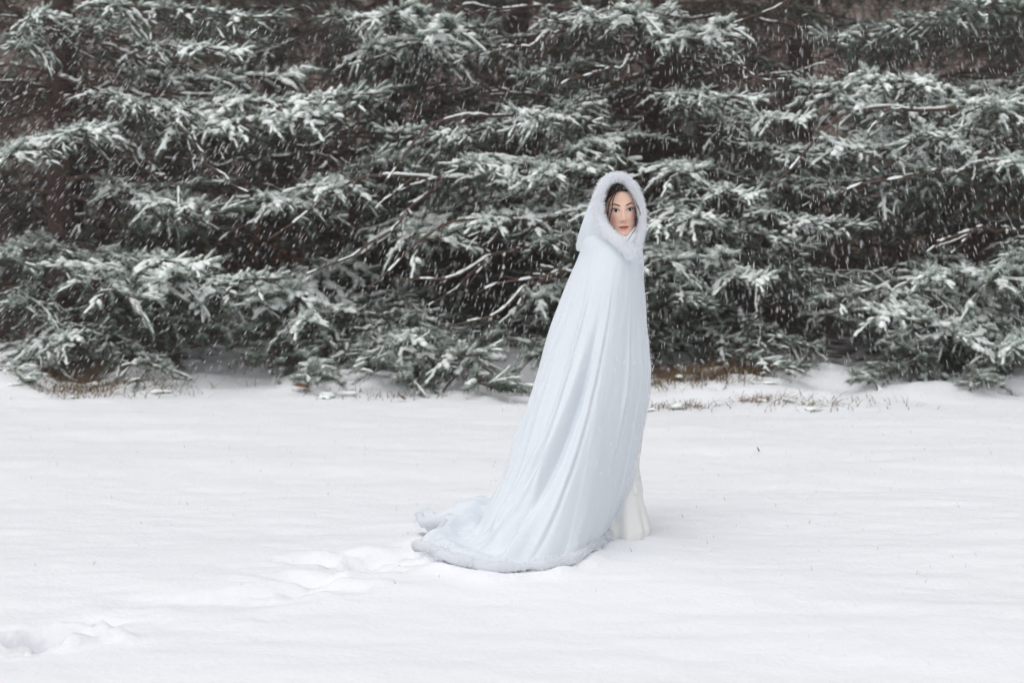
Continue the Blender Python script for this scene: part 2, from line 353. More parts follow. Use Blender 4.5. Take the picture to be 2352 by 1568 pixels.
    v, q = build_snow(sp_, sd_, np.linalg.norm(sd_, axis=1)*1.1, np.full(len(sp_), .016*min(1, snow+.2)), np.full(len(sp_), .015*snow), np.full(len(sp_), .010), np.zeros(len(sp_)), rng); sn.add(v, None, q)
    o.snow = sn.mesh('bough_snow', M['bough_snow'])
    return o
def make_bare(seed, L, rise, droop, ntw=14, snow=.42):
    rng = np.random.RandomState(seed); R = rng.uniform; wood = Acc(); sn = Acc()
    t = np.linspace(0, 1, 20); w = (np.cumsum(np.cumsum(rng.randn(20)))*.006+np.cumsum(rng.randn(20))*.012)*L; w2 = (np.cumsum(np.cumsum(rng.randn(20)))*.006+np.cumsum(rng.randn(20))*.011)*L
    stem = np.stack([L*t, w-w[0]-(w[-1]-w[0])*t, rise*t-droop*t**2+w2-w2[0]-(w2[-1]-w2[0])*t], -1)
    rad = .004+.0165*(1-t)**.8
    def limb(pts, r, k, sno):
        wood.add(*tube(pts, r, k))
        d = np.diff(pts, axis=0); ln = np.linalg.norm(d, axis=1); rr = (r[:-1]+r[1:])*.5
        keep = rng.rand(len(d)) < sno
        if keep.any():
            v, q = build_snow(pts[:-1][keep], d[keep], ln[keep]*1.1, rr[keep]*.85+.002, rr[keep]*.7+.004, rr[keep]*.65, np.zeros(keep.sum()), rng); sn.add(v, None, q)
    limb(catmull(stem, 40), np.interp(np.linspace(0, 1, 40), t, rad), 7, snow)
    for k in range(ntw):
        i = rng.randint(3, 18); l = R(.15, .7)*(1.15-t[i]); d = nrm(stem[i+1]-stem[i]); lat = nrm(np.cross([0, 0, 1.], d))
        tt = np.linspace(0, 1, 7)[:, None]; pts = stem[i] + l*tt*nrm(d*R(.4, 1.)+lat*R(-.9, .9)+np.array([0, 0, R(-.7, .3)])); pts = pts + np.cumsum(rng.randn(7, 3), 0)*.010*l*3*tt; pts[:, 2] += R(-.25, .15)*l*tt[:, 0]**2
        limb(pts, np.linspace(min(.008, rad[i]*.8), .0015, 7), 5, snow*.8)
    o = Bough(); o.L = L; o.tip = stem[-1]; o.wood = wood.mesh('bare_limb', M['twig']); o.needles = None; o.snow = sn.mesh('limb_snow', M['bough_snow']); return o

HEAVY = [make_bough(11, 2.4, .35, .15, .38, .16, .42, 1.05, .22, bare_twigs=4), make_bough(12, 2.7, .40, .25, .45, .22, .48, 1.0, .25, bare_twigs=6),
         make_bough(13, 2.0, .36, .10, .30, .16, .38, 1.1, .2), make_bough(14, 2.9, .42, .30, .50, .16, .55, 1.05, .25, bare_twigs=6),
         make_bough(15, 2.3, .42, .00, .20, .22, .45, .95, .25), make_bough(16, 1.5, .32, .05, .15, .14, .28, 1.05, .2)]
MEDIUM = [make_bough(21, 2.4, .36, .15, .45, .16, .48, .6, .45, bare_twigs=6), make_bough(22, 2.1, .36, .25, .50, .16, .42, .65, .45, bare_twigs=4),
          make_bough(23, 1.6, .34, .05, .35, .10, .32, .55, .5), make_bough(24, 2.8, .40, .20, .6, .15, .52, .55, .5, bare_twigs=6)]
LIGHT = [make_bough(31, 2.2, .50, .20, .55, .10, .35, .28, .8, bare_twigs=5), make_bough(32, 1.8, .45, .10, .60, .05, .3, .22, .9, bare_twigs=5),
         make_bough(33, 2.6, .55, .25, .70, .10, .4, .25, .9, bare_twigs=6)]
BARE = [make_bare(41, 2.6, .2, .55, 16), make_bare(42, 2.2, -.1, .35, 12), make_bare(43, 3.0, .3, .6, 18), make_bare(44, 1.7, .05, .5, 12), make_bare(45, 2.4, .1, -.1, 14)]

def place(tree, b, base, tip, roll=0.0, name='branch'):
    """a bough from a point on the trunk to where its tip hangs (world coordinates)"""
    base = np.asarray(base, float); ch = np.asarray(tip, float) - base
    dist = np.linalg.norm(ch); yaw = math.atan2(ch[1], ch[0]); pit = math.asin(max(-1, min(1, ch[2]/dist)))
    lt = np.linalg.norm(b.tip); p0 = math.asin(b.tip[2]/lt)
    sc = dist/lt
    mtx = Matrix.Rotation(yaw, 4, 'Z') @ Matrix.Rotation(-(pit-p0), 4, 'Y') @ Matrix.Rotation(roll, 4, 'X') @ Matrix.Scale(sc, 4)
    loc, rot, s = mtx.decompose()
    o = link(name, b.wood, tree); o.location = Vector(base) - tree.location; o.rotation_mode = 'QUATERNION'; o.rotation_quaternion = rot; o.scale = s
    if b.needles is not None:
        link('needles', b.needles, o, 'stuff')
    link('snow_load', b.snow, o, 'stuff')
    return o

def trunk_mesh(H, r, seed):
    rng = np.random.RandomState(seed); n = 26; t = np.linspace(0, 1, n)
    P = np.stack([np.cumsum(rng.randn(n))*.012, np.cumsum(rng.randn(n))*.012, H*t - .25*(t == 0)], -1); P[:, :2] -= P[0, :2]
    rr = r*(1-t)**.85 + .012 + r*.5*np.exp(-t*H/.25)
    V, T, Q = tube(P, rr, 14); V[:, :2] += rng.randn(len(V), 2)*r*.045
    return make_mesh('trunk', V, [T, Q], M['bark']), P

TREES = {}
def spruce(key, x, y, H, r, seed, label, lo=.3, hi=9.0, front=(.55, .3), span=2.9, skip_front=None, nbare=10):
    rng = np.random.RandomState(seed); R = rng.uniform
    z0 = gh(x, y); t = empty('spruce_tree', (x, y, z0)); tag(t, label, 'spruce tree', 'snow-laden spruces along the field edge')
    tm, P = trunk_mesh(H, r, seed); link('trunk', tm, t); TREES[key] = (t, x, y, z0)
    z = lo; az0 = R(0, 6)
    while z < min(hi, H*.93):
        near = z < 4.3; nb = rng.randint(5, 8) if near else 5
        az0 += R(.4, 1.2)
        for k in range(nb):
            az = az0 + k*2*PI/nb + R(-.3, .3); ln = span*(1 - z/H)**.75*R(.75, 1.08)*(1 if near else .62)
            cf = -math.sin(az)                       # 1 = towards the camera
            if skip_front is not None and near and cf > .25 and R(0, 1) < skip_front: continue
            q = R(0, 1)
            if near and cf > .0: b = (HEAVY if q < front[0] else MEDIUM if q < front[0]+front[1] else LIGHT)
            else: b = (MEDIUM if q < .22 else LIGHT if q < .85 or not near else BARE)
            b = b[rng.randint(len(b))]
            base = (x, y, z0+z+R(-.1, .1)); dz = R(-.35, .12)*ln if near else R(-.25, .15)*ln
            if z < 1.2: dz = max(dz, -z*.8+.05)
            place(t, b, base, (x+ln*math.cos(az), y+ln*math.sin(az), z0+z+dz), R(-.15, .15))
        z += R(.28, .42) if near else .62
    for k in range(nbare):
        zz = R(.5, 3.8); az = -PI/2 + R(-1.5, 1.5); ln = R(1.3, 2.9)
        place(t, BARE[rng.randint(len(BARE))], (x, y, z0+zz), (x+ln*math.cos(az), y+ln*math.sin(az), z0+zz+R(-.5, .3)), R(-.4, .4))
    return t

spruce('L', -4.37, 13.9, 11.5, .17, 101, 'large snowy spruce with a dark trunk at the left edge of the photo', skip_front=1.1)
spruce('M', -1.31, 14.9, 11.0, .14, 102, 'spruce with snowy boughs and bare lower limbs, one left of the spruce behind the woman', skip_front=.9)
spruce('C', 1.43, 13.9, 12.0, .18, 103, 'large spruce with a thick dark trunk standing right behind the hooded woman', skip_front=1.1)
spruce('R', 5.4, 13.6, 11.0, .16, 104, 'broad spruce at the right edge with heavily snow-laden boughs', skip_front=.9)

HERO = [  # tree, where its tip hangs (photo), distance, height of its base on the trunk, bough
 ('L', 870, 215, 11.4, 3.15, HEAVY[3]), ('L', 740, 265, 11.0, 2.75, HEAVY[1]), ('L', 560, 120, 11.6, 3.5, HEAVY[0]), ('L', 430, 245, 10.9, 2.6, HEAVY[1]), ('L', 250, 300, 10.6, 2.45, HEAVY[0]),
 ('L', 30, 350, 10.6, 2.3, HEAVY[2]), ('L', 510, 475, 11.0, 2.0, HEAVY[4]), ('L', 640, 640, 10.7, 1.75, HEAVY[3]), ('L', 480, 610, 10.5, 1.6, HEAVY[0]), ('L', 330, 690, 10.4, 1.4, HEAVY[2]),
 ('L', 150, 785, 10.4, 1.0, HEAVY[1]), ('L', 60, 880, 10.3, .7, HEAVY[2]), ('L', 60, 110, 11.0, 3.4, MEDIUM[0]), ('L', 270, 60, 11.4, 3.7, MEDIUM[1]), ('L', 380, 850, 10.5, .8, MEDIUM[0]),
 ('L', 20, 600, 10.5, 1.6, MEDIUM[2]), ('L', 560, 760, 10.7, 1.1, LIGHT[2]),
 ('M', 860, 100, 11.9, 3.6, HEAVY[2]), ('M', 1020, 110, 11.8, 3.7, HEAVY[0]), ('M', 960, 30, 12.0, 4.0, HEAVY[5]), ('M', 610, 460, 10.9, 2.5, HEAVY[1]), ('M', 770, 440, 10.8, 2.3, HEAVY[0]), ('M', 1030, 540, 10.8, 2.0, HEAVY[2]),
 ('M', 700, 740, 10.6, 1.3, HEAVY[0]), ('M', 930, 790, 10.4, 1.2, HEAVY[1]), ('M', 1110, 815, 10.4, 1.1, HEAVY[4]), ('M', 740, 870, 10.3, .75, MEDIUM[1]), ('M', 950, 865, 10.3, .7, MEDIUM[0]), ('M', 1110, 895, 10.2, .8, MEDIUM[2]),
 
 ('C', 1180, 260, 10.5, 2.75, HEAVY[1]), ('C', 1250, 400, 10.3, 2.35, HEAVY[0]), ('C', 1070, 380, 10.5, 2.3, HEAVY[3]), ('C', 1120, 520, 10.5, 1.9, HEAVY[0]), ('C', 880, 305, 11.2, 2.7, HEAVY[3]), ('C', 1320, 350, 10.9, 2.5, HEAVY[2]),
 ('C', 1390, 490, 10.6, 1.9, HEAVY[4]), ('C', 1600, 395, 10.7, 2.4, HEAVY[2]), ('C', 1740, 450, 10.7, 2.2, HEAVY[0]), ('C', 1620, 210, 11.0, 3.1, HEAVY[1]), ('C', 1750, 230, 10.9, 3.0, HEAVY[0]), ('C', 1960, 345, 11.0, 2.6, HEAVY[3]),
 ('C', 1600, 500, 10.2, 1.9, HEAVY[1]), ('C', 1990, 520, 10.8, 1.8, HEAVY[3]), ('C', 1760, 640, 10.5, 1.5, HEAVY[0]), ('C', 1400, 40, 11.6, 3.8, HEAVY[0]), ('C', 1540, 30, 11.8, 3.9, HEAVY[2]), ('C', 1660, 60, 11.6, 3.8, MEDIUM[0]), ('C', 1250, 30, 11.8, 3.9, HEAVY[4]),
 ('C', 1830, 850, 10.4, .8, MEDIUM[1]), ('C', 1210, 820, 10.5, 1.0, MEDIUM[0]), ('C', 1230, 690, 10.6, 1.4, HEAVY[2]), ('C', 1620, 700, 10.5, 1.2, MEDIUM[1]), ('C', 1380, 760, 10.6, 1.0, LIGHT[0]),
 ('R', 1840, 200, 11.0, 3.0, HEAVY[3]), ('R', 1990, 180, 10.8, 3.0, HEAVY[0]), ('R', 1900, 330, 10.8, 2.6, HEAVY[1]), ('R', 2110, 310, 10.5, 2.5, HEAVY[3]), ('R', 2210, 240, 10.6, 2.7, HEAVY[1]), ('R', 2340, 380, 10.4, 2.2, HEAVY[0]),
 ('R', 2000, 720, 10.3, 1.5, HEAVY[1]), ('R', 2140, 640, 10.3, 1.6, HEAVY[0]), ('R', 2280, 640, 10.2, 1.5, HEAVY[2]), ('R', 2200, 780, 10.2, 1.2, HEAVY[4]), ('R', 2330, 800, 10.1, 1.1, HEAVY[0]), ('R', 1900, 690, 10.6, 1.5, MEDIUM[0]),
 ('R', 2090, 410, 10.9, 2.2, MEDIUM[2]), ('R', 1990, 875, 10.3, .7, MEDIUM[0]), ('R', 2250, 880, 10.2, .6, MEDIUM[1]), ('R', 2230, 50, 11.2, 3.6, LIGHT[1]),
 ('L', 100, 30, 11.0, 3.8, HEAVY[0]), ('L', 200, 640, 10.9, 1.6, MEDIUM[3]), ('L', 400, 740, 10.9, 1.3, LIGHT[0]), ('L', 620, 700, 11.0, 1.4, MEDIUM[0]), ('L', 40, 700, 10.6, 1.4, MEDIUM[0]),
 ('M', 780, 30, 11.9, 4.0, MEDIUM[0]), ('M', 1120, 60, 11.9, 4.0, MEDIUM[1]), ('M', 1000, 860, 10.7, .8, LIGHT[1]), ('M', 600, 820, 10.8, .9, LIGHT[0]), ('M', 820, 850, 10.6, .8, MEDIUM[2]), ('M', 1020, 790, 10.8, 1.1, MEDIUM[0]), ('M', 800, 220, 11.8, 3.0, MEDIUM[2]),
 ('C', 1240, 560, 10.7, 1.8, MEDIUM[0]), ('C', 1280, 250, 11.2, 2.8, MEDIUM[1]), ('C', 1850, 270, 11.0, 2.8, HEAVY[0]), ('C', 1560, 600, 10.5, 1.7, HEAVY[2]), ('C', 1860, 570, 10.8, 1.7, MEDIUM[1]), ('C', 1560, 800, 10.9, .9, LIGHT[0]), ('C', 1880, 800, 10.7, 1.0, MEDIUM[0]),
 ('R', 2080, 800, 10.5, 1.1, MEDIUM[1]), ('R', 2120, 740, 10.4, 1.3, HEAVY[4]), ('R', 2340, 600, 10.3, 1.7, MEDIUM[0]), ('R', 2300, 260, 10.7, 2.7, HEAVY[2]), ('R', 1950, 240, 10.9, 2.9, HEAVY[1]), ('R', 2120, 860, 10.4, .8, LIGHT[1]), ('R', 2340, 170, 11.4, 3.2, LIGHT[0]),
 ('M', 930, 20, 11.6, 4.1, HEAVY[2]), ('M', 1030, 60, 11.5, 4.0, HEAVY[5]), ('C', 1330, 20, 11.2, 4.1, HEAVY[1]), ('C', 1440, 30, 11.0, 4.1, HEAVY[5]), ('C', 1660, 60, 11.0, 3.9, HEAVY[5]), ('L', 330, 20, 11.2, 4.1, HEAVY[2]), ('L', 620, 40, 11.6, 4.1, MEDIUM[0]),
 ('R', 1900, 90, 11.6, 3.7, MEDIUM[1]), ('R', 2070, 40, 11.4, 4.0, MEDIUM[0]), ('R', 2240, 20, 11.2, 4.1, MEDIUM[2]), ('L', 480, 500, 10.8, 2.3, MEDIUM[2]), ('M', 900, 380, 11.4, 2.8, MEDIUM[2]), ('M', 1010, 440, 11.2, 2.4, LIGHT[1]),
 ('C', 1850, 440, 11.2, 2.3, MEDIUM[2]), ('C', 1950, 640, 11.0, 1.6, MEDIUM[0]), ('R', 1880, 420, 11.2, 2.5, MEDIUM[0]), ('C', 1660, 590, 10.9, 1.7, HEAVY[5]), ('M', 620, 680, 10.9, 1.6, HEAVY[5]), ('L', 400, 640, 10.6, 1.8, HEAVY[5]), ('C', 1180, 180, 11.6, 3.4, MEDIUM[2]), ('R', 1760, 430, 10.6, 2.2, BARE[0]), ('R', 1960, 455, 10.5, 2.1, BARE[1]), ('C', 1740, 745, 10.6, 1.3, BARE[4]), ('C', 640, 560, 10.6, 1.7, BARE[0]), ('L', 420, 520, 10.6, 2.2, BARE[4]), ('L', 560, 440, 10.7, 2.4, BARE[2]), ('C', 1300, 205, 11.0, 2.9, BARE[1]), ('R', 1900, 10, 11.2, 4.2, BARE[0]), ('C', 700, 628, 10.3, 1.5, BARE[2]), ('C', 870, 668, 10.2, 1.35, BARE[0]), ('C', 1040, 750, 10.2, 1.15, BARE[4]), ('C', 900, 640, 10.4, 1.45, BARE[4]), ('C', 960, 705, 10.5, 1.25, BARE[2]), ('C', 830, 455, 10.6, 2.1, BARE[0]), ('C', 1150, 690, 10.4, 1.3, BARE[1]), ('C', 800, 150, 11.8, 3.1, BARE[2]), ('C', 1040, 158, 11.6, 3.1, BARE[1]), ('C', 1320, 215, 11.8, 2.6, BARE[3]), ('C', 1780, 770, 11.2, 1.2, BARE[1]),
 ('R', 1690, 52, 11.6, 3.9, BARE[2]), ('R', 2060, 590, 10.8, 1.7, BARE[3]), ('R', 1870, 480, 11.2, 2.2, BARE[2]), ('M', 480, 570, 11.4, 1.9, BARE[1]), ('M', 640, 330, 11.6, 2.4, BARE[4]), ('L', 560, 400, 11.4, 2.2, BARE[0]), ('L', 440, 390, 11.2, 2.6, BARE[1]),
]
hr = np.random.RandomState(7)
for key, dx, dy, Yd, bz, b in HERO:
    t, x, y, z0 = TREES[key]; tip = at(dx, dy, Yd+.7)
    if b.needles is not None: bz = max(.35, min(bz, tip[2]-z0+hr.uniform(.0, .35)))
    place(t, b, (x, y, z0+bz), tip, hr.uniform(-.45, .45))

# fine dead twigs around each trunk
def twig_tangle(seed, n, rad, hgt):
    r = np.random.RandomState(seed); acc = Acc()
    for _ in range(n):
        az = r.uniform(0, 2*PI); z = r.uniform(.2, hgt); a = r.uniform(.15, rad*.7); l = r.uniform(.3, .9)
        p = np.array([math.cos(az)*a, math.sin(az)*a, z]); d = nrm(np.array([math.cos(az+r.uniform(-.9, .9)), math.sin(az+r.uniform(-.9, .9)), r.uniform(-.9, .3)]))
        tt = np.linspace(0, 1, 5)[:, None]; pts = p + l*tt*d + np.cumsum(r.randn(5, 3), 0)*.03*tt
        acc.add(*tube(pts, np.linspace(.006, .0018, 5), 3, cap=False))
    return acc.mesh('dead_twigs', M['twig'])
TT = [twig_tangle(1, 1300, 2.4, 4.6), twig_tangle(2, 1300, 2.4, 4.6)]
for i, k in enumerate('LMCR'):
    o = link('dead_twigs', TT[i % 2], TREES[k][0], 'stuff'); o.rotation_euler[2] = i*1.3

# second row
SECOND = [(-7.4, 17.5, 'dim spruce deep behind the left edge of the row'), (-3.0, 18.2, 'dim spruce standing behind the gap between the two left spruces'), (0.1, 17.6, 'dim spruce seen behind the bare limbs left of the woman'),
          (3.4, 17.2, 'dim spruce behind the boughs right of the hooded woman'), (7.6, 17.8, 'dim spruce deep behind the right edge of the row')]
def back_spruce(x, y, H, r, seed, label):
    rng = np.random.RandomState(seed); R = rng.uniform; z0 = gh(x, y); t = empty('spruce_tree', (x, y, z0)); tag(t, label, 'spruce tree', 'dim spruces in the second row')
    tm, P = trunk_mesh(H, r, seed); link('trunk', tm, t); z = .5; az0 = 0
    while z < 7.5:
        az0 += R(.4, 1.2); nb = 4
        for k in range(nb):
            az = az0 + k*2*PI/nb + R(-.3, .3); ln = 3.1*(1-z/H)**.7*R(.8, 1.1); q = R(0, 1)
            L_ = MEDIUM if q < .08 else LIGHT
            place(t, L_[rng.randint(len(L_))], (x, y, z0+z), (x+ln*math.cos(az), y+ln*math.sin(az), z0+max(.1, z+R(-.35, .1)*ln)), R(-.2, .2))
        z += R(.38, .55)
    o = link('dead_twigs', TT[seed % 2], t, 'stuff'); o.rotation_euler[2] = seed
for i, (x, y, lab) in enumerate(SECOND): back_spruce(x, y, 12, .17, 200+i, lab)

# ------------------------------------------------------------------ the woman
PX, PY = .48, 6.2
person = empty('person', (PX, PY, gh(PX, PY)))
tag(person, 'person in a white fur-trimmed hooded cape, looking to the camera', 'person')
def plink(name, me, parent=None, kind=None):
    o = link(name, me, parent or person, kind)
    if parent is None: o.location = -Vector(person.location)
    return o
def zp(zx, zy, Yd): return at((1300+zx/5.2275)*.9408, (400+zy/5.2267)*.9408, Yd)

# head, neck, trunk and limbs as one body mesh
HC = zp(1116, 594, 6.165); HYAW, HROLL = math.radians(5), math.radians(-3.5)
HM = Matrix.Translation(Vector(HC)) @ Matrix.Rotation(HYAW, 4, 'Z') @ Matrix.Rotation(HROLL, 4, 'Y') @ Matrix.Scale(.985, 4)
HMn = np.array(HM)
def hw(P):       # head frame: x to the photo's right, y towards the camera (flipped to world -y), z up
    P = np.asarray(P, float).reshape(-1, 3)*np.array([1, -1, 1]); return P @ HMn[:3, :3].T + HMn[:3, 3]
TZ = [-.40, -.26, -.20, -.155, -.130, -.1185, -.1150, -.110, -.100, -.085, -.065, -.04, -.01, .02, .055, .080, .100, .112, .118]
TW = [.105, .135, .10, .058, .053, .047, .033, .0405, .0475, .0550, .0615, .066, .0685, .069, .068, .060, .043, .022, .001]
TF = [.085, .075, .06, .045, .038, .050, .078, .083, .085, .083, .0835, .085, .086, .088, .086, .076, .056, .030, .001]
TB = [.085, .08, .075, .070, .066, .068, .072, .076, .080, .086, .094, .102, .108, .110, .104, .090, .066, .034, .001]
_z = np.linspace(-.40, .118, 700); _k = np.exp(-np.linspace(-2.2, 2.2, 9)**2); _k /= _k.sum()
def _sm(T): v = np.interp(_z, TZ, T); return np.convolve(np.pad(v, 4, 'edge'), _k, 'valid')
_w, _f, _b = _sm(TW), _sm(TF), _sm(TB)
W_ = lambda z: np.interp(z, _z, _w); F_ = lambda z: np.interp(z, _z, _f); B_ = lambda z: np.interp(z, _z, _b)
G = lambda x, c, s_: np.exp(-((x-c)/s_)**2)
def feat(x, z):
    ax = np.abs(x)
    d = .0215*G(x, 0, .0092)*np.where(z > -.040, G(z, -.040, .023), G(z, -.040, .0085))        # nose ridge to tip
    d = d + .0075*G(ax, .0115, .0065)*G(z, -.043, .0075)                                       # nostril wings
    d = d + .006*G(x, 0, .008)*G(z, .0, .02)
    d = d - .0062*G(ax, .031, .016)*G(z, .003, .012)                                           # eye sockets
    d = d + .0035*G(ax, .031, .013)*G(z, .000, .0075)                                          # lids over the eyeballs
    d = d + .0030*G(ax, .034, .020)*G(z, .024, .009)                                           # brow
    d = d + .0045*G(ax, .038, .018)*G(z, -.030, .018)                                          # cheeks
    d = d + .0055*G(x, 0, .020)*G(z, -.0675, .006) + .0060*G(x, 0, .018)*G(z, -.079, .006)      # lips
    d = d - .0030*G(x, 0, .022)*G(z, -.0725, .0022) - .0035*G(x, 0, .018)*G(z, -.0885, .006)
    d = d + .0045*G(x, 0, .016)*G(z, -.104, .009) - .002*G(x, 0, .004)*G(z, -.056, .006)
    return d
def YF(x, z): return F_(z)*np.sqrt(np.clip(1-(x/np.maximum(W_(z), 1e-4))**2, 0, 1)) + feat(x, z)
nz, na = 300, 168
zz = np.concatenate([np.linspace(-.40, -.125, 40), np.linspace(-.123, .1178, nz-40)])
th = np.linspace(0, 2*PI, na, endpoint=False)
sx, cy = np.sin(th), np.cos(th)
x = W_(zz)[:, None]*sx[None]; yb = np.where(cy[None] > 0, F_(zz)[:, None], B_(zz)[:, None])*cy[None]
y = yb + np.where(cy[None] > .05, feat(x, zz[:, None]), 0)*smooth(-.125, -.112, zz)[:, None]*smooth(.05, .3, cy)[None]
z = np.repeat(zz[:, None], na, 1)
tw = (1-smooth(-.22, -.14, zz))*math.radians(80)         # the shoulders are turned away from the face
yw = -y; xr = x*np.cos(tw)[:, None]-yw*np.sin(tw)[:, None]; yr = x*np.sin(tw)[:, None]+yw*np.cos(tw)[:, None]
HV = hw(np.stack([xr-.055*(1-smooth(-.26, -.15, zz))[:, None], -yr, z], -1))
body = Acc(); q = grid_quads(nz, na); 
i = np.arange(nz-1)[:, None]*na; j = np.arange(na)[None]; j2 = (j+1) % na
body.add(HV, None, np.stack([i+j, i+j2, i+na+j2, i+na+j], -1).reshape(-1, 4))
tc = HV[:na].mean(0)
body.add(*tube(catmull([tc+[0, 0, .02], tc+[0, 0, -.12], [PX-.01, PY, .88], [PX-.02, PY, .78]], 16), np.interp(np.linspace(0, 1, 16), [0, .35, .75, 1], [.08, .085, .11, .09]), 20))
for sgn in (-1, 1):
    body.add(*tube(catmull([[PX-.01, PY+.08*sgn, .86], [PX+.0, PY+.05*sgn, .46], [PX+.0, PY+.05+.05*sgn, .14], [PX+.02, PY+.05+.05*sgn, .09], [PX+.08, PY+.05+.05*sgn, .06]], 22), np.interp(np.linspace(0, 1, 22), [0, .45, .7, 1], [.07, .045, .03, .024]), 12))
    body.add(*tube(catmull([[tc[0]-.02, tc[1]+.11*sgn, tc[2]+.06], [tc[0]-.06, tc[1]+.12*sgn, tc[2]-.17], [tc[0]-.05, tc[1]+.12*sgn, tc[2]-.36], [tc[0]-.02, tc[1]+.10*sgn, tc[2]-.50]], 18), np.interp(np.linspace(0, 1, 18), [0, .5, 1], [.05, .038, .028]), 12))
bm_ = body.mesh('body', M['skin'])
bl_ = np.zeros(body.n); hx_ = x.ravel(); hz_ = z.ravel(); fr_ = (cy[None]+0*x).ravel() > .1
bl_[:len(hx_)] = fr_*np.clip(.9*G(np.abs(hx_), .040, .017)*G(hz_, -.032, .016)+.6*G(hx_, 0, .009)*G(hz_, -.042, .009)+.4*G(hz_, -.10, .01)*G(hx_, 0, .02), 0, 1)
t_ = bm_.attributes.new('flush', 'FLOAT', 'POINT'); t_.data.foreach_set('value', bl_.astype(np.float32))
nt = M['skin'].node_tree; ps = nt.nodes['Principled BSDF']; old = ps.inputs['Base Color'].links[0].from_socket
an_ = nt.nodes.new('ShaderNodeAttribute'); an_.attribute_name = 'flush'; mf = nt.nodes.new('ShaderNodeMix'); mf.data_type = 'RGBA'; mf.inputs[7].default_value = (.78, .36, .29, 1)
ms_ = nt.nodes.new('ShaderNodeMath'); ms_.operation = 'MULTIPLY'; ms_.inputs[1].default_value = .6; nt.links.new(an_.outputs['Fac'], ms_.inputs[0])
nt.links.new(ms_.outputs[0], mf.inputs[0]); nt.links.new(old, mf.inputs[6]); nt.links.new(mf.outputs[2], ps.inputs['Base Color'])
plink('body', bm_)

def face_patch(fn, nu, nv, off):
    u = np.linspace(-1, 1, nu)[:, None]+np.zeros((1, nv)); v = np.linspace(-1, 1, nv)[None]+np.zeros((nu, 1))
    x, z, o = fn(u, v); return hw(np.stack([x, YF(x, z)+off+o, z], -1)), grid_quads(nu, nv)
EW, EUP, ELO = .0168, .0072, .0050
for sg in (-1, 1):
    ex = .0312*sg
    tilt = lambda u: .0016*u*sg
    up = lambda u: EUP*(1-np.abs(u)**2.3); lo = lambda u: ELO*(1-np.abs(u)**2)
    def almond(u, v): return ex+u*EW, tilt(u)+np.where(v > 0, v*up(u), v*lo(u)), .0012*(1-u**2)
    V, Q = face_patch(almond, 21, 11, .0010); a_ = Acc(); a_.add(V, None, Q); eye = plink('eye', a_.mesh('eye', M['sclera']))
    def iris(u, v):
        r = (u+1)/2*.0062; an = v*PI; xx = r*np.sin(an)+.0006; z_ = r*np.cos(an)+.0012; uu = xx/EW
        return ex+xx, np.clip(z_, tilt(uu)-lo(uu), tilt(uu)+up(uu)), .0012*(1-uu**2)
    V, Q = face_patch(iris, 8, 25, .0016); a_ = Acc(); a_.add(V, None, Q); o = plink('iris', a_.mesh('iris', M['iris']), eye)
    a_ = Acc()
    def lash(u, v):
        w = .0011+.0011*(u*sg+1)/2; return ex+u*EW*1.10+.0008*sg, tilt(u)+up(np.clip(u, -1, 1))+w*(v+.4)+.0016*np.clip(u*sg-.55, 0, 1), .0016+0*u
    V, Q = face_patch(lash, 25, 4, .0012); a_.add(V, None, Q)
    def lash2(u, v): return ex+u*EW*.9+.0012*sg, tilt(u)-lo(u)+.00045*v-.0002, .0008+0*u
    V, Q = face_patch(lash2, 21, 3, .0010); a_.add(V, None, Q)
    def crease(u, v): return ex+u*EW*.95, tilt(u)+up(u)*.8+.0052+.0003*v, 0*u
    V, Q = face_patch(crease, 21, 3, .0004); a_.add(V, None, Q)
    plink('eyelashes', a_.mesh('eyelashes', M['brow']))
    def brow(u, v):
        t_ = (u+1)/2; xx = (.0130+.041*t_)*sg; zz_ = np.interp(t_, [0, .3, .62, 1], [.0195, .0255, .0295, .0250])
        h = np.interp(t_, [0, .1, .55, 1], [.0012, .0028, .0021, .0005]); return xx, zz_+h*v, 0*u
    V, Q = face_patch(brow, 27, 5, .0012); a_ = Acc(); a_.add(V, None, Q); plink('eyebrow', a_.mesh('eyebrow', M['brow']))
LZ = -.0725
def ulip(u, v):
    t_ = (v+1)/2; hgt = .0066*(1-np.abs(u)**1.7)*(1-.22*G(u, 0, .14)); return u*.0245, LZ+.0012*u**2+t_*hgt, .0010*np.sin(t_*PI)+0*u
def llip(u, v):
    t_ = (v+1)/2; hgt = .0088*(1-np.abs(u)**2.1); return u*.0235, LZ+.0012*u**2-t_*hgt, .0020*np.sin(t_*PI)*(1-u**2)
a_ = Acc(); V, Q = face_patch(ulip, 31, 7, .0008); a_.add(V, None, Q); V, Q = face_patch(llip, 31, 7, .0008); a_.add(V, None, Q[:, ::-1])
lips = plink('lips', a_.mesh('lips', M['lips']))
a_ = Acc(); V, Q = face_patch(lambda u, v: (u*.022, LZ+.0012*u**2+.0005*v, .0012*(1-u**2)), 21, 3, .0012); a_.add(V, None, Q)
for sg in (-1, 1):
    V, Q = face_patch(lambda u, v: (sg*.0072+.0028*(u+1)/2*np.sin(v*PI), -.0500+.0013*(u+1)/2*np.cos(v*PI), 0*u), 5, 13, .0012); a_.add(V, None, Q)
plink('mouth_line', a_.mesh('mouth_line', M['lips']), lips).location = (0, 0, 0)

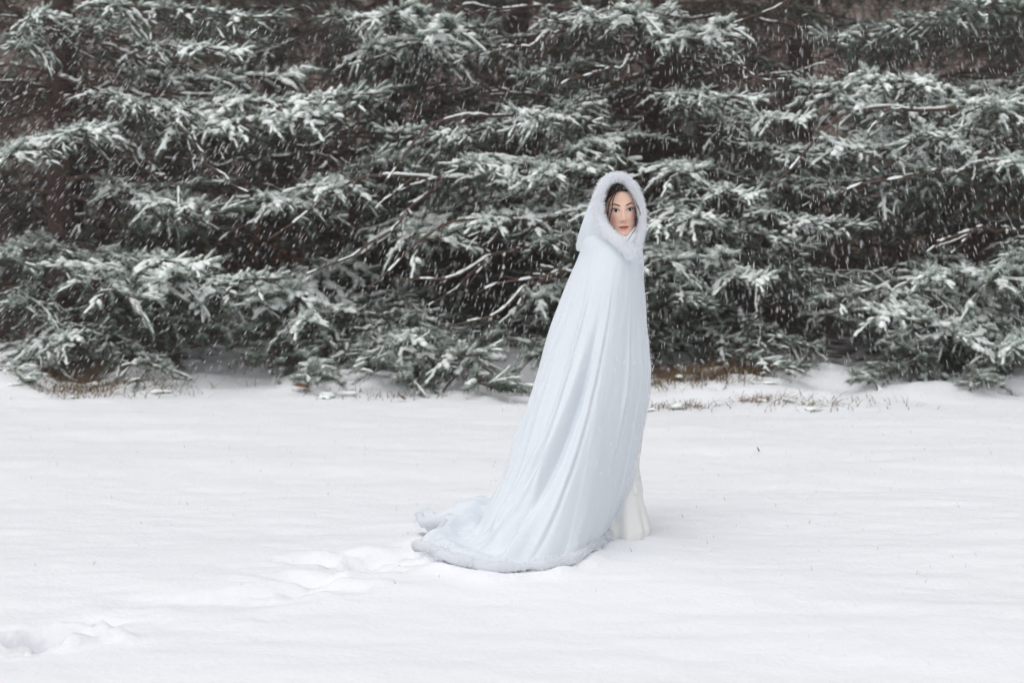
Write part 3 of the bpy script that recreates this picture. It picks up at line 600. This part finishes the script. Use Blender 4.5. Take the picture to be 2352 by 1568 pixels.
# hair
hairA = Acc(); hr = np.random.RandomState(21)
nzh, nah = 70, 120; zh = np.linspace(-.10, .1178, nzh); th = np.linspace(0, 2*PI, nah, endpoint=False)
def skull(x_s, zq, front, off):      # point on the skull surface pushed out by off
    pass
xh = (W_(zh)+.006)[:, None]*np.sin(th)[None]; yh = np.where(np.cos(th)[None] > 0, (F_(zh)+.004)[:, None], (B_(zh)+.007)[:, None])*np.cos(th)[None]; zhh = np.repeat(zh[:, None], nah, 1)+.004
hl = .083-9.5*xh**2 - .2*np.clip(np.abs(xh)-.058, 0, 1)*10
keep = (zhh > hl) | (yh < .006) | ((yh < .034) & (zhh > .02+.8*np.abs(yh)))
Qh = []
for a in range(nzh-1):
    for b in range(nah):
        b2 = (b+1) % nah
        if keep[a, b] and keep[a, b2] and keep[a+1, b] and keep[a+1, b2]: Qh.append((a*nah+b, a*nah+b2, (a+1)*nah+b2, (a+1)*nah+b))
hairA.add(hw(np.stack([xh, yh, zhh], -1)), None, np.array(Qh))
def onskull(p, off):
    x, y, z = p; z = min(z, .1165); w, f, b = float(W_(z)), float(F_(z)), float(B_(z))
    k = math.hypot(x/w, y/(f if y > 0 else b)) + 1e-6; return np.array([x/k*(1+off/w), y/k*(1+off/w), z+off*.5])
for k in range(420):
    sg = 1 if k % 2 else -1; t0 = hr.rand()
    z_s = .080+.037*t0**.6; start = np.array([sg*.002, float(F_(z_s)), z_s]); e = hr.rand()
    az = PI/2*(.86+.45*e); z_e = -.02+.05*hr.rand()-.02*e; end = np.array([sg*.069*math.sin(az), .08*math.cos(az), z_e])
    pts = []
    for f in np.linspace(0, 1, 9):
        p = start*(1-f)+end*f; p[2] += .028*math.sin(f*PI)*(1-.35*t0); pts.append(onskull(p, .0055+.004*hr.rand()*f*(1-f)*4))
    hairA.add(*tube(hw(np.array(pts)), np.interp(np.linspace(0, 1, 9), [0, .2, 1], [.0006, .0013, .0011]), 4, cap=False))
def strand(pts, n, r, jit):
    for _ in range(n):
        P = np.array([zp(a+hr.randn()*jit, b, d) for a, b, d in pts]); hairA.add(*tube(catmull(P, 18), np.interp(np.linspace(0, 1, 18), [0, .5, 1], [r, r*.9, r*.4]), 4, cap=False))
strand([(1072, 345, 6.078), (1010, 430, 6.085), (975, 530, 6.10), (960, 640, 6.105), (955, 730, 6.11)], 6, .0013, 4)
strand([(1075, 350, 6.074), (1028, 460, 6.068), (1012, 590, 6.066), (988, 690, 6.075), (975, 775, 6.085)], 3, .0011, 3)
strand([(975, 340, 6.10), (940, 430, 6.12), (930, 520, 6.125), (932, 640, 6.125), (942, 740, 6.125)], 6, .0010, 6)
strand([(1270, 355, 6.095), (1305, 440, 6.11), (1320, 560, 6.115), (1320, 660, 6.115), (1312, 745, 6.11)], 7, .0010, 5)
strand([(1290, 400, 6.10), (1335, 520, 6.08), (1362, 610, 6.06), (1372, 660, 6.05)], 4, .0011, 5)
strand([(1305, 560, 6.10), (1330, 680, 6.075), (1345, 760, 6.06)], 4, .0011, 5)
strand([(1310, 700, 6.10), (1325, 800, 6.06), (1262, 910, 6.05), (1190, 1005, 6.04)], 3, .0009, 8)
plink('hair', hairA.mesh('hair', M['hair']))
# snowflakes caught in the hair
sf = Acc()
for k in range(70):
    p = onskull(np.array([hr.randn()*.022+.01, .06, .085+.025*hr.rand()]), .009)
    r = hr.uniform(.0007, .0016); V = hw(p)[0]+np.array([[r, 0, 0], [-r, 0, 0], [0, r, 0], [0, -r, 0], [0, 0, r], [0, 0, -r]])
    sf.add(V, [(0, 2, 4), (2, 1, 4), (1, 3, 4), (3, 0, 4), (2, 0, 5), (1, 2, 5), (3, 1, 5), (0, 3, 5)])
plink('snow_in_hair', sf.mesh('snow_in_hair', M['flake']), kind='stuff')

def fur(acc, P, R, n, ln, seed, wdt=.0011, grav=.25):
    """n short hairs standing on a tube along P"""
    r = np.random.RandomState(seed); P = np.asarray(P, float); R = np.broadcast_to(np.asarray(R, float), (len(P),)); m = len(P)
    f = r.rand(n)*(m-1.001); i = f.astype(int); f = (f-i)[:, None]
    c = P[i]*(1-f)+P[i+1]*f; T = nrm(P[i+1]-P[i]); ref = nrm(r.randn(n, 3)); rad = nrm(ref-(ref*T).sum(1)[:, None]*T)
    rr = R[i][:, None]; b = c+rad*rr*.93; d = nrm(rad+.55*T*r.randn(n, 1)+.45*r.randn(n, 3)-np.array([0, 0, grav])); L_ = ln*r.uniform(.5, 1.3, (n, 1))
    sd_ = nrm(np.cross(d, r.randn(n, 3)))*wdt
    mid = b+d*L_*.55; tip = b+d*L_+np.array([0, 0, -1.])*L_*.2
    V = np.stack([b-sd_, b+sd_, mid+sd_*.6, mid-sd_*.6, tip], 1).reshape(-1, 3); o = np.arange(n)[:, None]*5
    acc.add(V, np.concatenate([o+[3, 2, 4]]), o+[0, 1, 2, 3])
def lumpy(P, r, seed, amp=.12):
    rs = np.random.RandomState(seed); n = len(P); k = np.exp(-np.linspace(-2, 2, 7)**2); v = np.convolve(rs.randn(n+6), k/k.sum(), 'valid'); return r*(1+amp*v*1.5)

# cape
hem_c = [(-12, 1398, 1246), (-40, 1372, 1272), (-65, 1328, 1308), (-95, 1250, 1333), (-125, 1130, 1343), (-148, 1030, 1326), (-168, 988, 1288), (-184, 992, 1245), (-198, 1022, 1208)]
hem = [(a, *gnd(dx, dy)[:2]) for a, dx, dy in hem_c] + [(-232, -.02, 6.72), (-270, .32, 6.78), (-302, .46, 6.64), (-330, .50, 6.50), (-348, .50, 6.42)]
hemA = -np.array([h[0] for h in hem], float); hemP = np.array([h[1:] for h in hem])
NU, NV = 420, 150
aa = np.linspace(12, 348, NU)
cum = catmull(np.column_stack([hemA, hemP]), 4000); hx = np.interp(aa, cum[:, 0], cum[:, 1]); hy = np.interp(aa, cum[:, 0], cum[:, 2])
ar = -np.radians(aa); ca, sa = np.cos(ar), np.sin(ar)
Nn = np.stack([.415+.065*ca, 6.17+.085*sa], -1); Sn = np.stack([.425+.140*ca, 6.19+.205*sa], -1); Hn = np.stack([hx, hy], -1)
jag = np.exp(-((aa-178)/26)**2)*(.045*np.sin(aa*.31+1)+.035*np.sin(aa*.73+.4)+.02*np.sin(aa*1.37)); Hn = Hn+jag[:, None]*nrm(Hn-np.array([.1, 6.05]))
near = np.exp(-((aa-100)/55)**2); back = np.exp(-((aa-190)/48)**2); front = np.clip(1-near-back, 0, 1)
zc = np.array([1.345, 1.335, 1.308, 1.255, 1.15, 1.0, .6, .2, .05, .022])        # control heights
fr_front = np.array([-1, -.6, -.27, -.06, .01, .02, .05, .42, .85, 1.0]); fr_near = np.array([-1, -.62, -.32, -.10, .05, .13, .40, .76, .94, 1.0]); fr_back = np.array([-1, -.62, -.32, -.10, .06, .15, .33, .52, .66, 1.0])
wsum = near+back+front; FRc = (near[:, None]*fr_near+back[:, None]*fr_back+front[:, None]*fr_front)/wsum[:, None]     # NU, 9
tk = np.array([0, .03, .065, .11, .18, .28, .55, .82, .93, 1.0]); tv = np.linspace(0, 1, NV)
def interp_rows(tk, A, tv):
    out = np.empty((A.shape[0], len(tv))); m = np.gradient(A, tk, axis=1); idx = np.clip(np.searchsorted(tk, tv, side='right')-1, 0, len(tk)-2); h = (tk[1:]-tk[:-1])[idx]; s_ = (tv-tk[idx])/h
    h00 = 2*s_**3-3*s_**2+1; h10 = s_**3-2*s_**2+s_; h01 = -2*s_**3+3*s_**2; h11 = s_**3-s_**2
    return h00*A[:, idx]+h10*h*m[:, idx]+h01*A[:, idx+1]+h11*h*m[:, idx+1]
ZZ = interp_rows(tk, np.repeat(zc[None], NU, 0), tv)
Pc = np.where((FRc < 0)[..., None], Sn[:, None]+(Sn-Nn)[:, None]*FRc[..., None], Sn[:, None]+(Hn-Sn)[:, None]*FRc[..., None])
P2 = np.stack([interp_rows(tk, Pc[..., 0], tv), interp_rows(tk, Pc[..., 1], tv)], -1)
# folds: soft ridges and sharp valleys hanging from the shoulder
hg = np.linspace(0, 1, NU)[:, None]; v_ = tv[None]
ph = hg*2*PI
drift = .10*v_**1.5*np.sin(ph*1.3+.6)
def ridge(ph, p): return 1-np.abs(np.sin(ph))**p*2
fold = .40*np.sin(7.0*(ph+drift)+1.5*np.sin(3*ph)+.8) + .45*ridge(4.2*(ph+drift*1.3)+.9+.6*np.sin(3*ph), .7)+.16*np.sin(17*(ph+drift)+2.5*np.sin(4*ph)+v_*2)*(.3+.7*smooth(.45, .9, v_))
fold = fold*(.6+.7*noise2(ph*1.9+3, v_*2.2+ph*0))
amp = .034*smooth(.05, .85, tv)**.75*(1+.5*smooth(.7, .95, tv))*(1-.55*smooth(.95, 1, tv))
disp = fold*amp[None] + .004*fbm(ph*6, v_*9, 3)*smooth(.05, .2, tv)[None]
# one long deep fold down the side, as in the photo
deep = -.030*np.exp(-((aa[:, None]-(97+40*v_**2.2))/4.2)**2)*smooth(.22, .55, tv)[None]*(1-.6*smooth(.9, 1, tv)[None]) + .022*np.exp(-((aa[:, None]-(106+43*v_**2.2))/5.5)**2)*smooth(.2, .5, tv)[None]
for a0, a1, wd0, dp in [(48, 60, 2.0, .011), (83, 108, 1.9, .011), (116, 158, 2.3, .016), (146, 186, 2.2, .015), (162, 197, 2.4, .010)]:
    ac = a0+(a1-a0)*v_**2; deep = deep+(-dp*np.exp(-((aa[:, None]-ac)/wd0)**2)+dp*.8*np.exp(-((aa[:, None]-ac-wd0*1.9)/(wd0*1.3))**2))*smooth(.12, .5, tv)[None]*(.55+.6*noise2(v_*4+a0, v_*0+a0))
disp = disp+deep*1.25
nx = nrm(np.stack([ca, sa], -1))
disp = disp + (front/wsum)[:, None]*.040*np.exp(-((ZZ-.72)/.26)**2)
Px = P2[..., 0]+nx[:, None, 0]*disp; Py = P2[..., 1]+nx[:, None, 1]*disp
lying = smooth(.80, .95, tv)[None]*(back[:, None]*1.0+near[:, None]*.35)
Zc = ZZ + lying*(np.abs(fold)*.045+.13*np.abs(fbm(Px*7+3, Py*8, 3))*back[:, None]+.03*np.abs(fbm(Px*9, Py*7, 3)))*(1-smooth(.985, 1, tv))[None] + ground_h(Px, Py, False)*smooth(.5, 1, tv)[None]
capeV = np.stack([Px, Py, Zc+np.abs(jag)[:, None]*.9*smooth(.86, .98, tv)[None]], -1)
cm = make_mesh('cape', capeV.reshape(-1, 3), grid_quads(NU, NV), M['cape'])
cape = plink('cape', cm); md = cape.modifiers.new('thickness', 'SOLIDIFY'); md.thickness = .004; md.offset = -1
# fur along the hem and up both front edges
ft = Acc(); edge = np.vstack([capeV[0, 9:-1:3], capeV[::3, -1], capeV[-1, 9:-1:3][::-1]]); edge = edge+np.array([0, 0, .002])
rd = lumpy(edge, 1.0*np.concatenate([np.full(len(capeV[0, 9:-1:3]), .017), np.full(len(capeV[::3, -1]), .029), np.full(len(capeV[-1, 9:-1:3]), .017)]), 3, .2)
V, T, Q = tube(edge, rd*.85, 12, squash=(1, .8)); ft.add(V, T, Q); nf_ = len(capeV[0, 9:-1:3]); fur(ft, edge[nf_:-nf_], rd[nf_:-nf_], 8000, .016, 4, .0010); fur(ft, edge[:nf_], rd[:nf_], 1500, .008, 14, .0010)
plink('fur_trim', ft.mesh('fur_trim', M['fur']), cape)

# hood
hp = [(1262, 1190, 6.00, .021), (1205, 1112, 5.99, .024), (1075, 972, 5.995, .026), (945, 862, 6.02, .027), (862, 715, 6.045, .027), (836, 560, 6.055, .0265), (846, 420, 6.06, .0255), (905, 270, 6.065, .0225), (985, 190, 6.07, .0205), (1080, 165, 6.075, .020), (1175, 180, 6.08, .020),
      (1255, 258, 6.085, .021), (1325, 365, 6.09, .020), (1380, 520, 6.09, .0175), (1400, 700, 6.09, .0175), (1385, 880, 6.09, .020), (1335, 1040, 6.09, .024), (1305, 1160, 6.08, .024), (1345, 1275, 6.08, .018)]
fp = catmull(np.array([[*zp(a, b, d), r] for a, b, d, r in hp]), 150); fpP, fpR = fp[:, :3], lumpy(fp, fp[:, 3], 8, .03)
q1 = [(1190, 1200, 6.06), (1080, 1150, 6.06), (640, 1120, 6.20), (566, 1075, 6.22), (592, 930, 6.20), (655, 740, 6.19), (735, 530, 6.18), (820, 335, 6.17), (950, 215, 6.17), (1060, 178, 6.17), (1170, 200, 6.18), (1250, 262, 6.18), (1312, 370, 6.18), (1350, 530, 6.18), (1368, 700, 6.18), (1350, 880, 6.2), (1330, 1040, 6.2), (1300, 1160, 6.2), (1300, 1250, 6.2)]
r1 = [(1050, 1150, 6.15), (900, 1120, 6.22), (720, 1100, 6.33), (680, 1040, 6.34), (720, 900, 6.34), (780, 740, 6.33), (850, 560, 6.32), (920, 400, 6.30), (1000, 300, 6.29), (1060, 280, 6.28), (1140, 290, 6.28), (1200, 340, 6.29), (1240, 420, 6.30), (1260, 560, 6.32), (1270, 700, 6.33), (1260, 880, 6.33), (1250, 1000, 6.33), (1240, 1100, 6.33), (1240, 1180, 6.33)]
QP = catmull(np.array([zp(*a) for a in q1]), 150); RP = catmull(np.array([zp(*a) for a in r1]), 150); EP = np.repeat(zp(980, 780, 6.40)[None], 150, 0)
nv = 44; HVt = np.empty((150, nv, 3))
for k in range(150):
    HVt[k] = catmull([fpP[k], fpP[k]*.5+QP[k]*.5+(0, 0, .004), QP[k], RP[k], EP[k]], nv)
uu = np.linspace(0, 1, 150)[:, None]; vv = np.linspace(0, 1, nv)[None]
crease = .010*np.sin(vv*11+uu*9)*smooth(.10, .35, vv)*np.exp(-((uu-.22)/.16)**2) + .003*np.sin(uu*40+vv*6)*smooth(.25, .5, vv)*(1-smooth(.6, .9, vv))*(uu < .5)
HVt[..., 1] -= crease; HVt[..., 2] += crease*.5
hm = make_mesh('hood', HVt.reshape(-1, 3), grid_quads(150, nv), M['cape']); hood = plink('hood', hm)
md = hood.modifiers.new('thickness', 'SOLIDIFY'); md.thickness = .006; md.offset = 0
ft = Acc(); V, T, Q = tube(fpP, fpR*.90, 16); ft.add(V, T, Q); fur(ft, fpP, fpR, 8000, .0120, 9, .0008, .1)
plink('fur_trim', ft.mesh('hood_fur', M['fur']), hood)
# pale scarf filling the neckline
sc = Acc()
for k in range(3):
    P = catmull([zp(1000, 930+60*k, 6.13), zp(1085, 1020+55*k, 6.085-.01*k), zp(1170, 1030+60*k, 6.08-.01*k), zp(1260, 950+70*k, 6.10), zp(1330, 850+80*k, 6.14)], 24); sc.add(*tube(P, .024, 10))
plink('scarf', sc.mesh('scarf', M['cape']))

# gown: close-fitting to the knee, then two flared tiers
def tier(z1, z0, c1, c0, r1, r0, nf, amp, seed, tuck=0):
    nu, nv = 160, 40; a = np.linspace(0, 2*PI, nu, endpoint=False)[:, None]; t = np.linspace(0, 1, nv)[None]
    r = r1+(r0-r1)*t**1.35-tuck*smooth(.72, 1, t); fo = amp*t*(np.sin(nf*a+2*np.sin(2*a+seed))+.5*np.sin(2.3*nf*a+seed)*t)
    x = c1[0]+(c0[0]-c1[0])*t+(r+fo)*np.cos(a); y = c1[1]+(c0[1]-c1[1])*t+(r+fo)*np.sin(a); z = z1+(z0-z1)*t+.012*np.sin(3*a+seed)*t**3
    V = np.stack([x, y, z], -1).reshape(-1, 3); return V, grid_quads(nu, nv, True)
gw = Acc()
V, Q = tier(1.24, .86, (.44, 6.20), (.46, 6.2), .095, .12, 9, .002, 1); gw.add(V, None, Q)
V, Q = tier(.86, .30, (.46, 6.2), (.465, 6.22), .12, .085, 7, .006, 2); gw.add(V, None, Q)
V, Q = tier(.36, .205, (.475, 6.22), (.480, 6.22), .080, .096, 8, .006, 3); gw.add(V, None, Q)
V, Q = tier(.27, -.03, (.49, 6.22), (.488, 6.21), .078, .165, 5, .024, 4, .04); gw.add(V, None, Q)
gown = plink('gown', gw.mesh('gown', M['gown'])); md = gown.modifiers.new('thickness', 'SOLIDIFY'); md.thickness = .004


# ------------------------------------------------------------------ undergrowth and the wood beyond
r_ = np.random.RandomState(77); wd = Acc()
for k in range(150):
    x = r_.uniform(-22, 22); y = r_.uniform(23, 44); z0 = gh(x, y); h = r_.uniform(4, 9); n = 7
    P = np.stack([x+np.cumsum(r_.randn(n))*.12, y+np.cumsum(r_.randn(n))*.1, z0-.1+np.linspace(0, h, n)], -1); rr = r_.uniform(.04, .16)
    wd.add(*tube(P, rr*(1-np.linspace(0, .85, n)), 6))
    for q in range(9):
        i = r_.randint(2, 6); az = r_.uniform(0, 2*PI); l = r_.uniform(.6, 2.2); t5 = np.linspace(0, 1, 5)[:, None]
        B = P[i]+l*t5*np.array([math.cos(az), math.sin(az), r_.uniform(.1, .9)])+np.cumsum(r_.randn(5, 3), 0)*.06*t5
        wd.add(*tube(B, np.linspace(rr*.35, .008, 5), 4, cap=False))
        for w in range(3):
            j = r_.randint(1, 4); az2 = az+r_.uniform(-1.2, 1.2); B2 = B[j]+r_.uniform(.3, .9)*t5[:4]*1.3*np.array([math.cos(az2), math.sin(az2), r_.uniform(-.2, .8)]); wd.add(*tube(B2, np.linspace(.014, .006, 4), 3, cap=False))
link('bare_woodland', wd.mesh('bare_woodland', M['woods']), kind='stuff')
# brown twiggy thicket between the spruces
th_ = Acc()
for k in range(2600):
    x = r_.uniform(-9, 10.5); y = r_.uniform(14.6, 22); z0 = gh(x, y); t5 = np.linspace(0, 1, 5)[:, None]; h = r_.uniform(.5, 2.6)*(.6+.5*noise2(np.array([x*.6]), np.array([y*.6]))[0])
    B = np.array([x, y, z0])+t5*np.array([r_.uniform(-.5, .5), r_.uniform(-.4, .4), 1.])*h+np.cumsum(r_.randn(5, 3), 0)*.05*t5; th_.add(*tube(B, np.linspace(.009, .003, 5), 3, cap=False))
    for w in range(2):
        j = r_.randint(1, 4); az2 = r_.uniform(0, 2*PI); B2 = B[j]+r_.uniform(.2, .6)*t5[:4]*1.3*np.array([math.cos(az2), math.sin(az2), r_.uniform(.0, .9)]); th_.add(*tube(B2, np.linspace(.006, .003, 4), 3, cap=False))
link('thicket', th_.mesh('thicket', M['woods']), kind='stuff')
def leaves(acc, P, sz, rs):
    n = len(P); a = nrm(rs.randn(n, 3)); b = nrm(np.cross(a, rs.randn(n, 3))); s_ = (sz*rs.uniform(.6, 1.3, n))[:, None]
    V = np.stack([P-a*s_, P+b*s_*.55, P+a*s_, P-b*s_*.55], 1).reshape(-1, 3); o = np.arange(n)[:, None]*4; acc.add(V, None, o+[0, 1, 2, 3])
def brown_bush(x, y, h, w, n, seed, label):
    rs = np.random.RandomState(seed); z0 = gh(x, y); t = empty('leafy_shrub', (x, y, z0)); tag(t, label, 'shrub'); st = Acc(); pts = []
    for k in range(26):
        az = rs.uniform(0, 2*PI); t7 = np.linspace(0, 1, 7)[:, None]; B = t7*np.array([math.cos(az)*w*rs.uniform(.2, 1), math.sin(az)*w*rs.uniform(.2, 1), h*rs.uniform(.6, 1)])+np.cumsum(rs.randn(7, 3), 0)*.05*t7
        st.add(*tube(B, np.linspace(.012, .003, 7), 4, cap=False)); m = n//26; i = rs.randint(2, 6, m); f = rs.rand(m)[:, None]; pts.append(B[i]*(1-f)+B[i+1 if False else np.minimum(i+1, 6)]*f+rs.randn(m, 3)*.10)
    link('stems', st.mesh('stems', M['twig']), t); a_ = Acc(); leaves(a_, np.concatenate(pts), .035, rs); link('leaves', a_.mesh('leaves', M['leaf'], False), t, 'stuff')
brown_bush(4.9, 15.3, 3.0, 1.5, 2600, 5, 'shrub holding on to its russet dead leaves behind the right spruce')
brown_bush(-2.55, 14.6, 1.3, .9, 900, 6, 'low brown-leaved shrub between the two left spruces')

# dead grass and leaf clumps where the field meets the trees
def tuft(dx, dy, n, h, spread, seed, label, snow_n=5, m='dead'):
    rs = np.random.RandomState(seed); g = gnd(dx, dy, .06); x0, y0 = g[0], g[1]; z0 = gh(x0, y0)
    t = empty('grass_tuft', (x0, y0, z0)); tag(t, label, 'grass tuft', 'tufts of dead grass along the tree line'); a_ = Acc()
    for k in range(n):
        x = rs.randn()*spread; y = rs.randn()*spread*.5; zb = gh(x0+x, y0+y)-z0; az = rs.uniform(0, 2*PI); l = h*rs.uniform(.5, 1.2); lean = rs.uniform(.3, 1.6); t4 = np.linspace(0, 1, 4)
        P = np.stack([x+l*lean*t4**1.6*math.cos(az), y+l*lean*t4**1.6*math.sin(az), zb-.01+l*(t4*.8-.45*lean*.6*t4**2)], -1); w = np.array([-math.sin(az), math.cos(az), .3])*.0035
        V = np.concatenate([P-w*(1-t4*.8)[:, None], P+w*(1-t4*.8)[:, None]]); a_.add(V, None, [(i, i+1, i+5, i+4) for i in range(3)])
    link('blades', a_.mesh('blades', M[m], False), t, 'stuff')
    b_ = Acc(); sp = np.stack([rs.randn(snow_n)*spread*.9, rs.randn(snow_n)*spread*.45, np.zeros(snow_n)], -1); sp[:, 2] = [gh(x0+p[0], y0+p[1])-z0+rs.uniform(.0, h*.25) for p in sp]
    v, q = build_snow(sp, nrm(rs.randn(snow_n, 3)*[1, .4, .1]), rs.uniform(.06, .16, snow_n), rs.uniform(.03, .07, snow_n), rs.uniform(.010, .026, snow_n), np.zeros(snow_n), np.zeros(snow_n), rs); b_.add(v, None, q)
    link('snow_load', b_.mesh('snow_load', M['bough_snow']), t, 'stuff')
for i, (dx, dy, n, h, sp, lab, sn, m) in enumerate([
    (645, 850, 260, .20, .20, 'russet clump of leaves and grass under the spruce left of the woman', 3, 'leaf'), (250, 880, 420, .16, .40, 'wide snow-dusted tuft of tan grass near the left edge', 16, 'dead'),
    (160, 893, 240, .13, .22, 'small tan grass tuft at the foot of the left spruce', 7, 'dead'), (1585, 885, 520, .20, .28, 'brown brushy tuft with snow just right of the cape', 14, 'dead'),
    (1665, 868, 380, .22, .25, 'taller brown tuft behind the brushy one right of the cape', 8, 'dead'), (1735, 908, 120, .10, .11, 'small dark tuft capped with snow, right of the cape', 4, 'leaf'),
    (1560, 915, 150, .10, .14, 'low tan tuft in front of the brushy one beside the cape', 6, 'dead'), (1900, 915, 130, .12, .3, 'thin scatter of grass under the right boughs', 5, 'dead'),
    (1200, 880, 120, .12, .25, 'thin grass poking through snow left of the cape', 5, 'dead'), (860, 893, 110, .10, .3, 'sparse grass in front of the low drooping boughs', 5, 'dead')]):
    tuft(dx, dy, n, h, sp, 300+i, lab, max(2, sn//2), m)
def fallen_leaf(dx, dy, sz, rot, label):
    g = gnd(dx, dy); z = gh(g[0], g[1]); n = 9; t = np.linspace(0, 1, n); w = np.sin(t*PI)**.8*.38+.02
    V = np.concatenate([np.stack([t-.5, w, .25*w+.15*(t-.5)**2], -1), np.stack([t-.5, 0*t, .12*(t-.5)**2], -1), np.stack([t-.5, -w, .4*w+.15*(t-.5)**2], -1)])*sz
    Q = [(r*n+i, r*n+i+1, (r+1)*n+i+1, (r+1)*n+i) for r in range(2) for i in range(n-1)]
    o = link('fallen_leaf', make_mesh('fallen_leaf', V, np.array(Q), M['leaf'])); o.location = (g[0], g[1], z+.03); o.rotation_euler = rot
    tag(o, label, 'leaf', 'fallen leaves on the snow')
fallen_leaf(1740, 1042, .038, (.2, 1.2, .3), 'lone dark leaf standing on the open snow right of the woman')
fallen_leaf(695, 906, .14, (.3, .2, .4), 'brown leaf lying on the snow below the russet clump')
fallen_leaf(921, 921, .10, (.4, .5, 1.2), 'curled tan leaf on the snow before the low boughs')
# short grass tips poking out of the open field
gt = Acc()
for k in range(120):
    y = r_.uniform(5.2, 10)**1.0; x = r_.uniform(-.5, .5)*.74*y; z = gh(x, y); l = r_.uniform(.008, .028); d = np.array([r_.uniform(-.5, .5), r_.uniform(-.3, .3), 1])*l
    w = r_.uniform(.0008, .0016); b = np.array([x, y, z-.003]); gt.add([b-[w, 0, 0], b+[w, 0, 0], b+d], [(0, 1, 2)])
link('grass_tips', gt.mesh('grass_tips', M['dead'], False), kind='stuff')

# ------------------------------------------------------------------ falling snow, driven on the wind
NF = 10500; fr = np.random.RandomState(9)
fy = 2.6+9.6*fr.rand(NF)**.75; fx = (fr.uniform(-.42, .42, NF)+.0)*fy; fz = .05+fr.rand(NF)*(CAM_Z+.12*fy)
lean = np.arctan(np.clip((fx/fy-.144)/.62, -1.2, 1.2))+fr.randn(NF)*.07
d = np.stack([-np.sin(lean), fr.randn(NF)*.15, np.cos(lean)], -1); d = nrm(d)
ln = fr.uniform(.011, .025, NF)*(.6+.4*fy/8); wd_ = fr.uniform(.0007, .0015, NF)*(.45+.55*fy/8)
near_her = (fy < 6.3) & (np.abs(fx/fy-.072) < .035) & (fz > 1.1)
fx = np.where(near_her, fx+.6, fx)
e1 = nrm(np.cross(d, [0, 1., .1])); e2 = np.cross(d, e1); c = np.stack([fx, fy, fz], -1)
nl = 130                                             # a few fat flakes drifting close by
ly = fr.uniform(1.3, 3.2, nl); c[:nl] = np.stack([fr.uniform(-.38, .38, nl)*ly, ly, CAM_Z+fr.uniform(-.16, .16, nl)*ly-.09*ly], -1); ln[:nl] = fr.uniform(.0015, .0035, nl); wd_[:nl] = fr.uniform(.0010, .0020, nl)
V = np.stack([c-d*ln[:, None], c+e1*wd_[:, None], c-e1*wd_[:, None]*.5+e2*wd_[:, None]*.87, c-e1*wd_[:, None]*.5-e2*wd_[:, None]*.87, c+d*ln[:, None]], 1).reshape(-1, 3)
T = np.array([(0, 2, 1), (0, 3, 2), (0, 1, 3), (4, 1, 2), (4, 2, 3), (4, 3, 1)]); T = (T[None]+np.arange(NF)[:, None, None]*5).reshape(-1, 3)
link('falling_snow', make_mesh('falling_snow', V, T, M['flake']), kind='stuff')

# ------------------------------------------------------------------ snow-laden air
hz = bpy.data.materials.new('haze'); hz.use_nodes = True; nt = hz.node_tree; nt.nodes.remove(nt.nodes['Principled BSDF'])
pv = nt.nodes.new('ShaderNodeVolumePrincipled'); pv.inputs['Color'].default_value = (.93, .90, .87, 1); pv.inputs['Density'].default_value = .0042; pv.inputs['Anisotropy'].default_value = .3
nt.links.new(pv.outputs[0], nt.nodes['Material Output'].inputs['Volume'])
hb = np.array([(x, y, z) for x in (-200, 200) for y in (-60, 200) for z in (-1.6, 24)], float)
link('haze', make_mesh('haze', hb, np.array([(0, 1, 3, 2), (4, 6, 7, 5), (0, 4, 5, 1), (2, 3, 7, 6), (0, 2, 6, 4), (1, 5, 7, 3)]), hz, False), kind='stuff')
#@@MORE@@
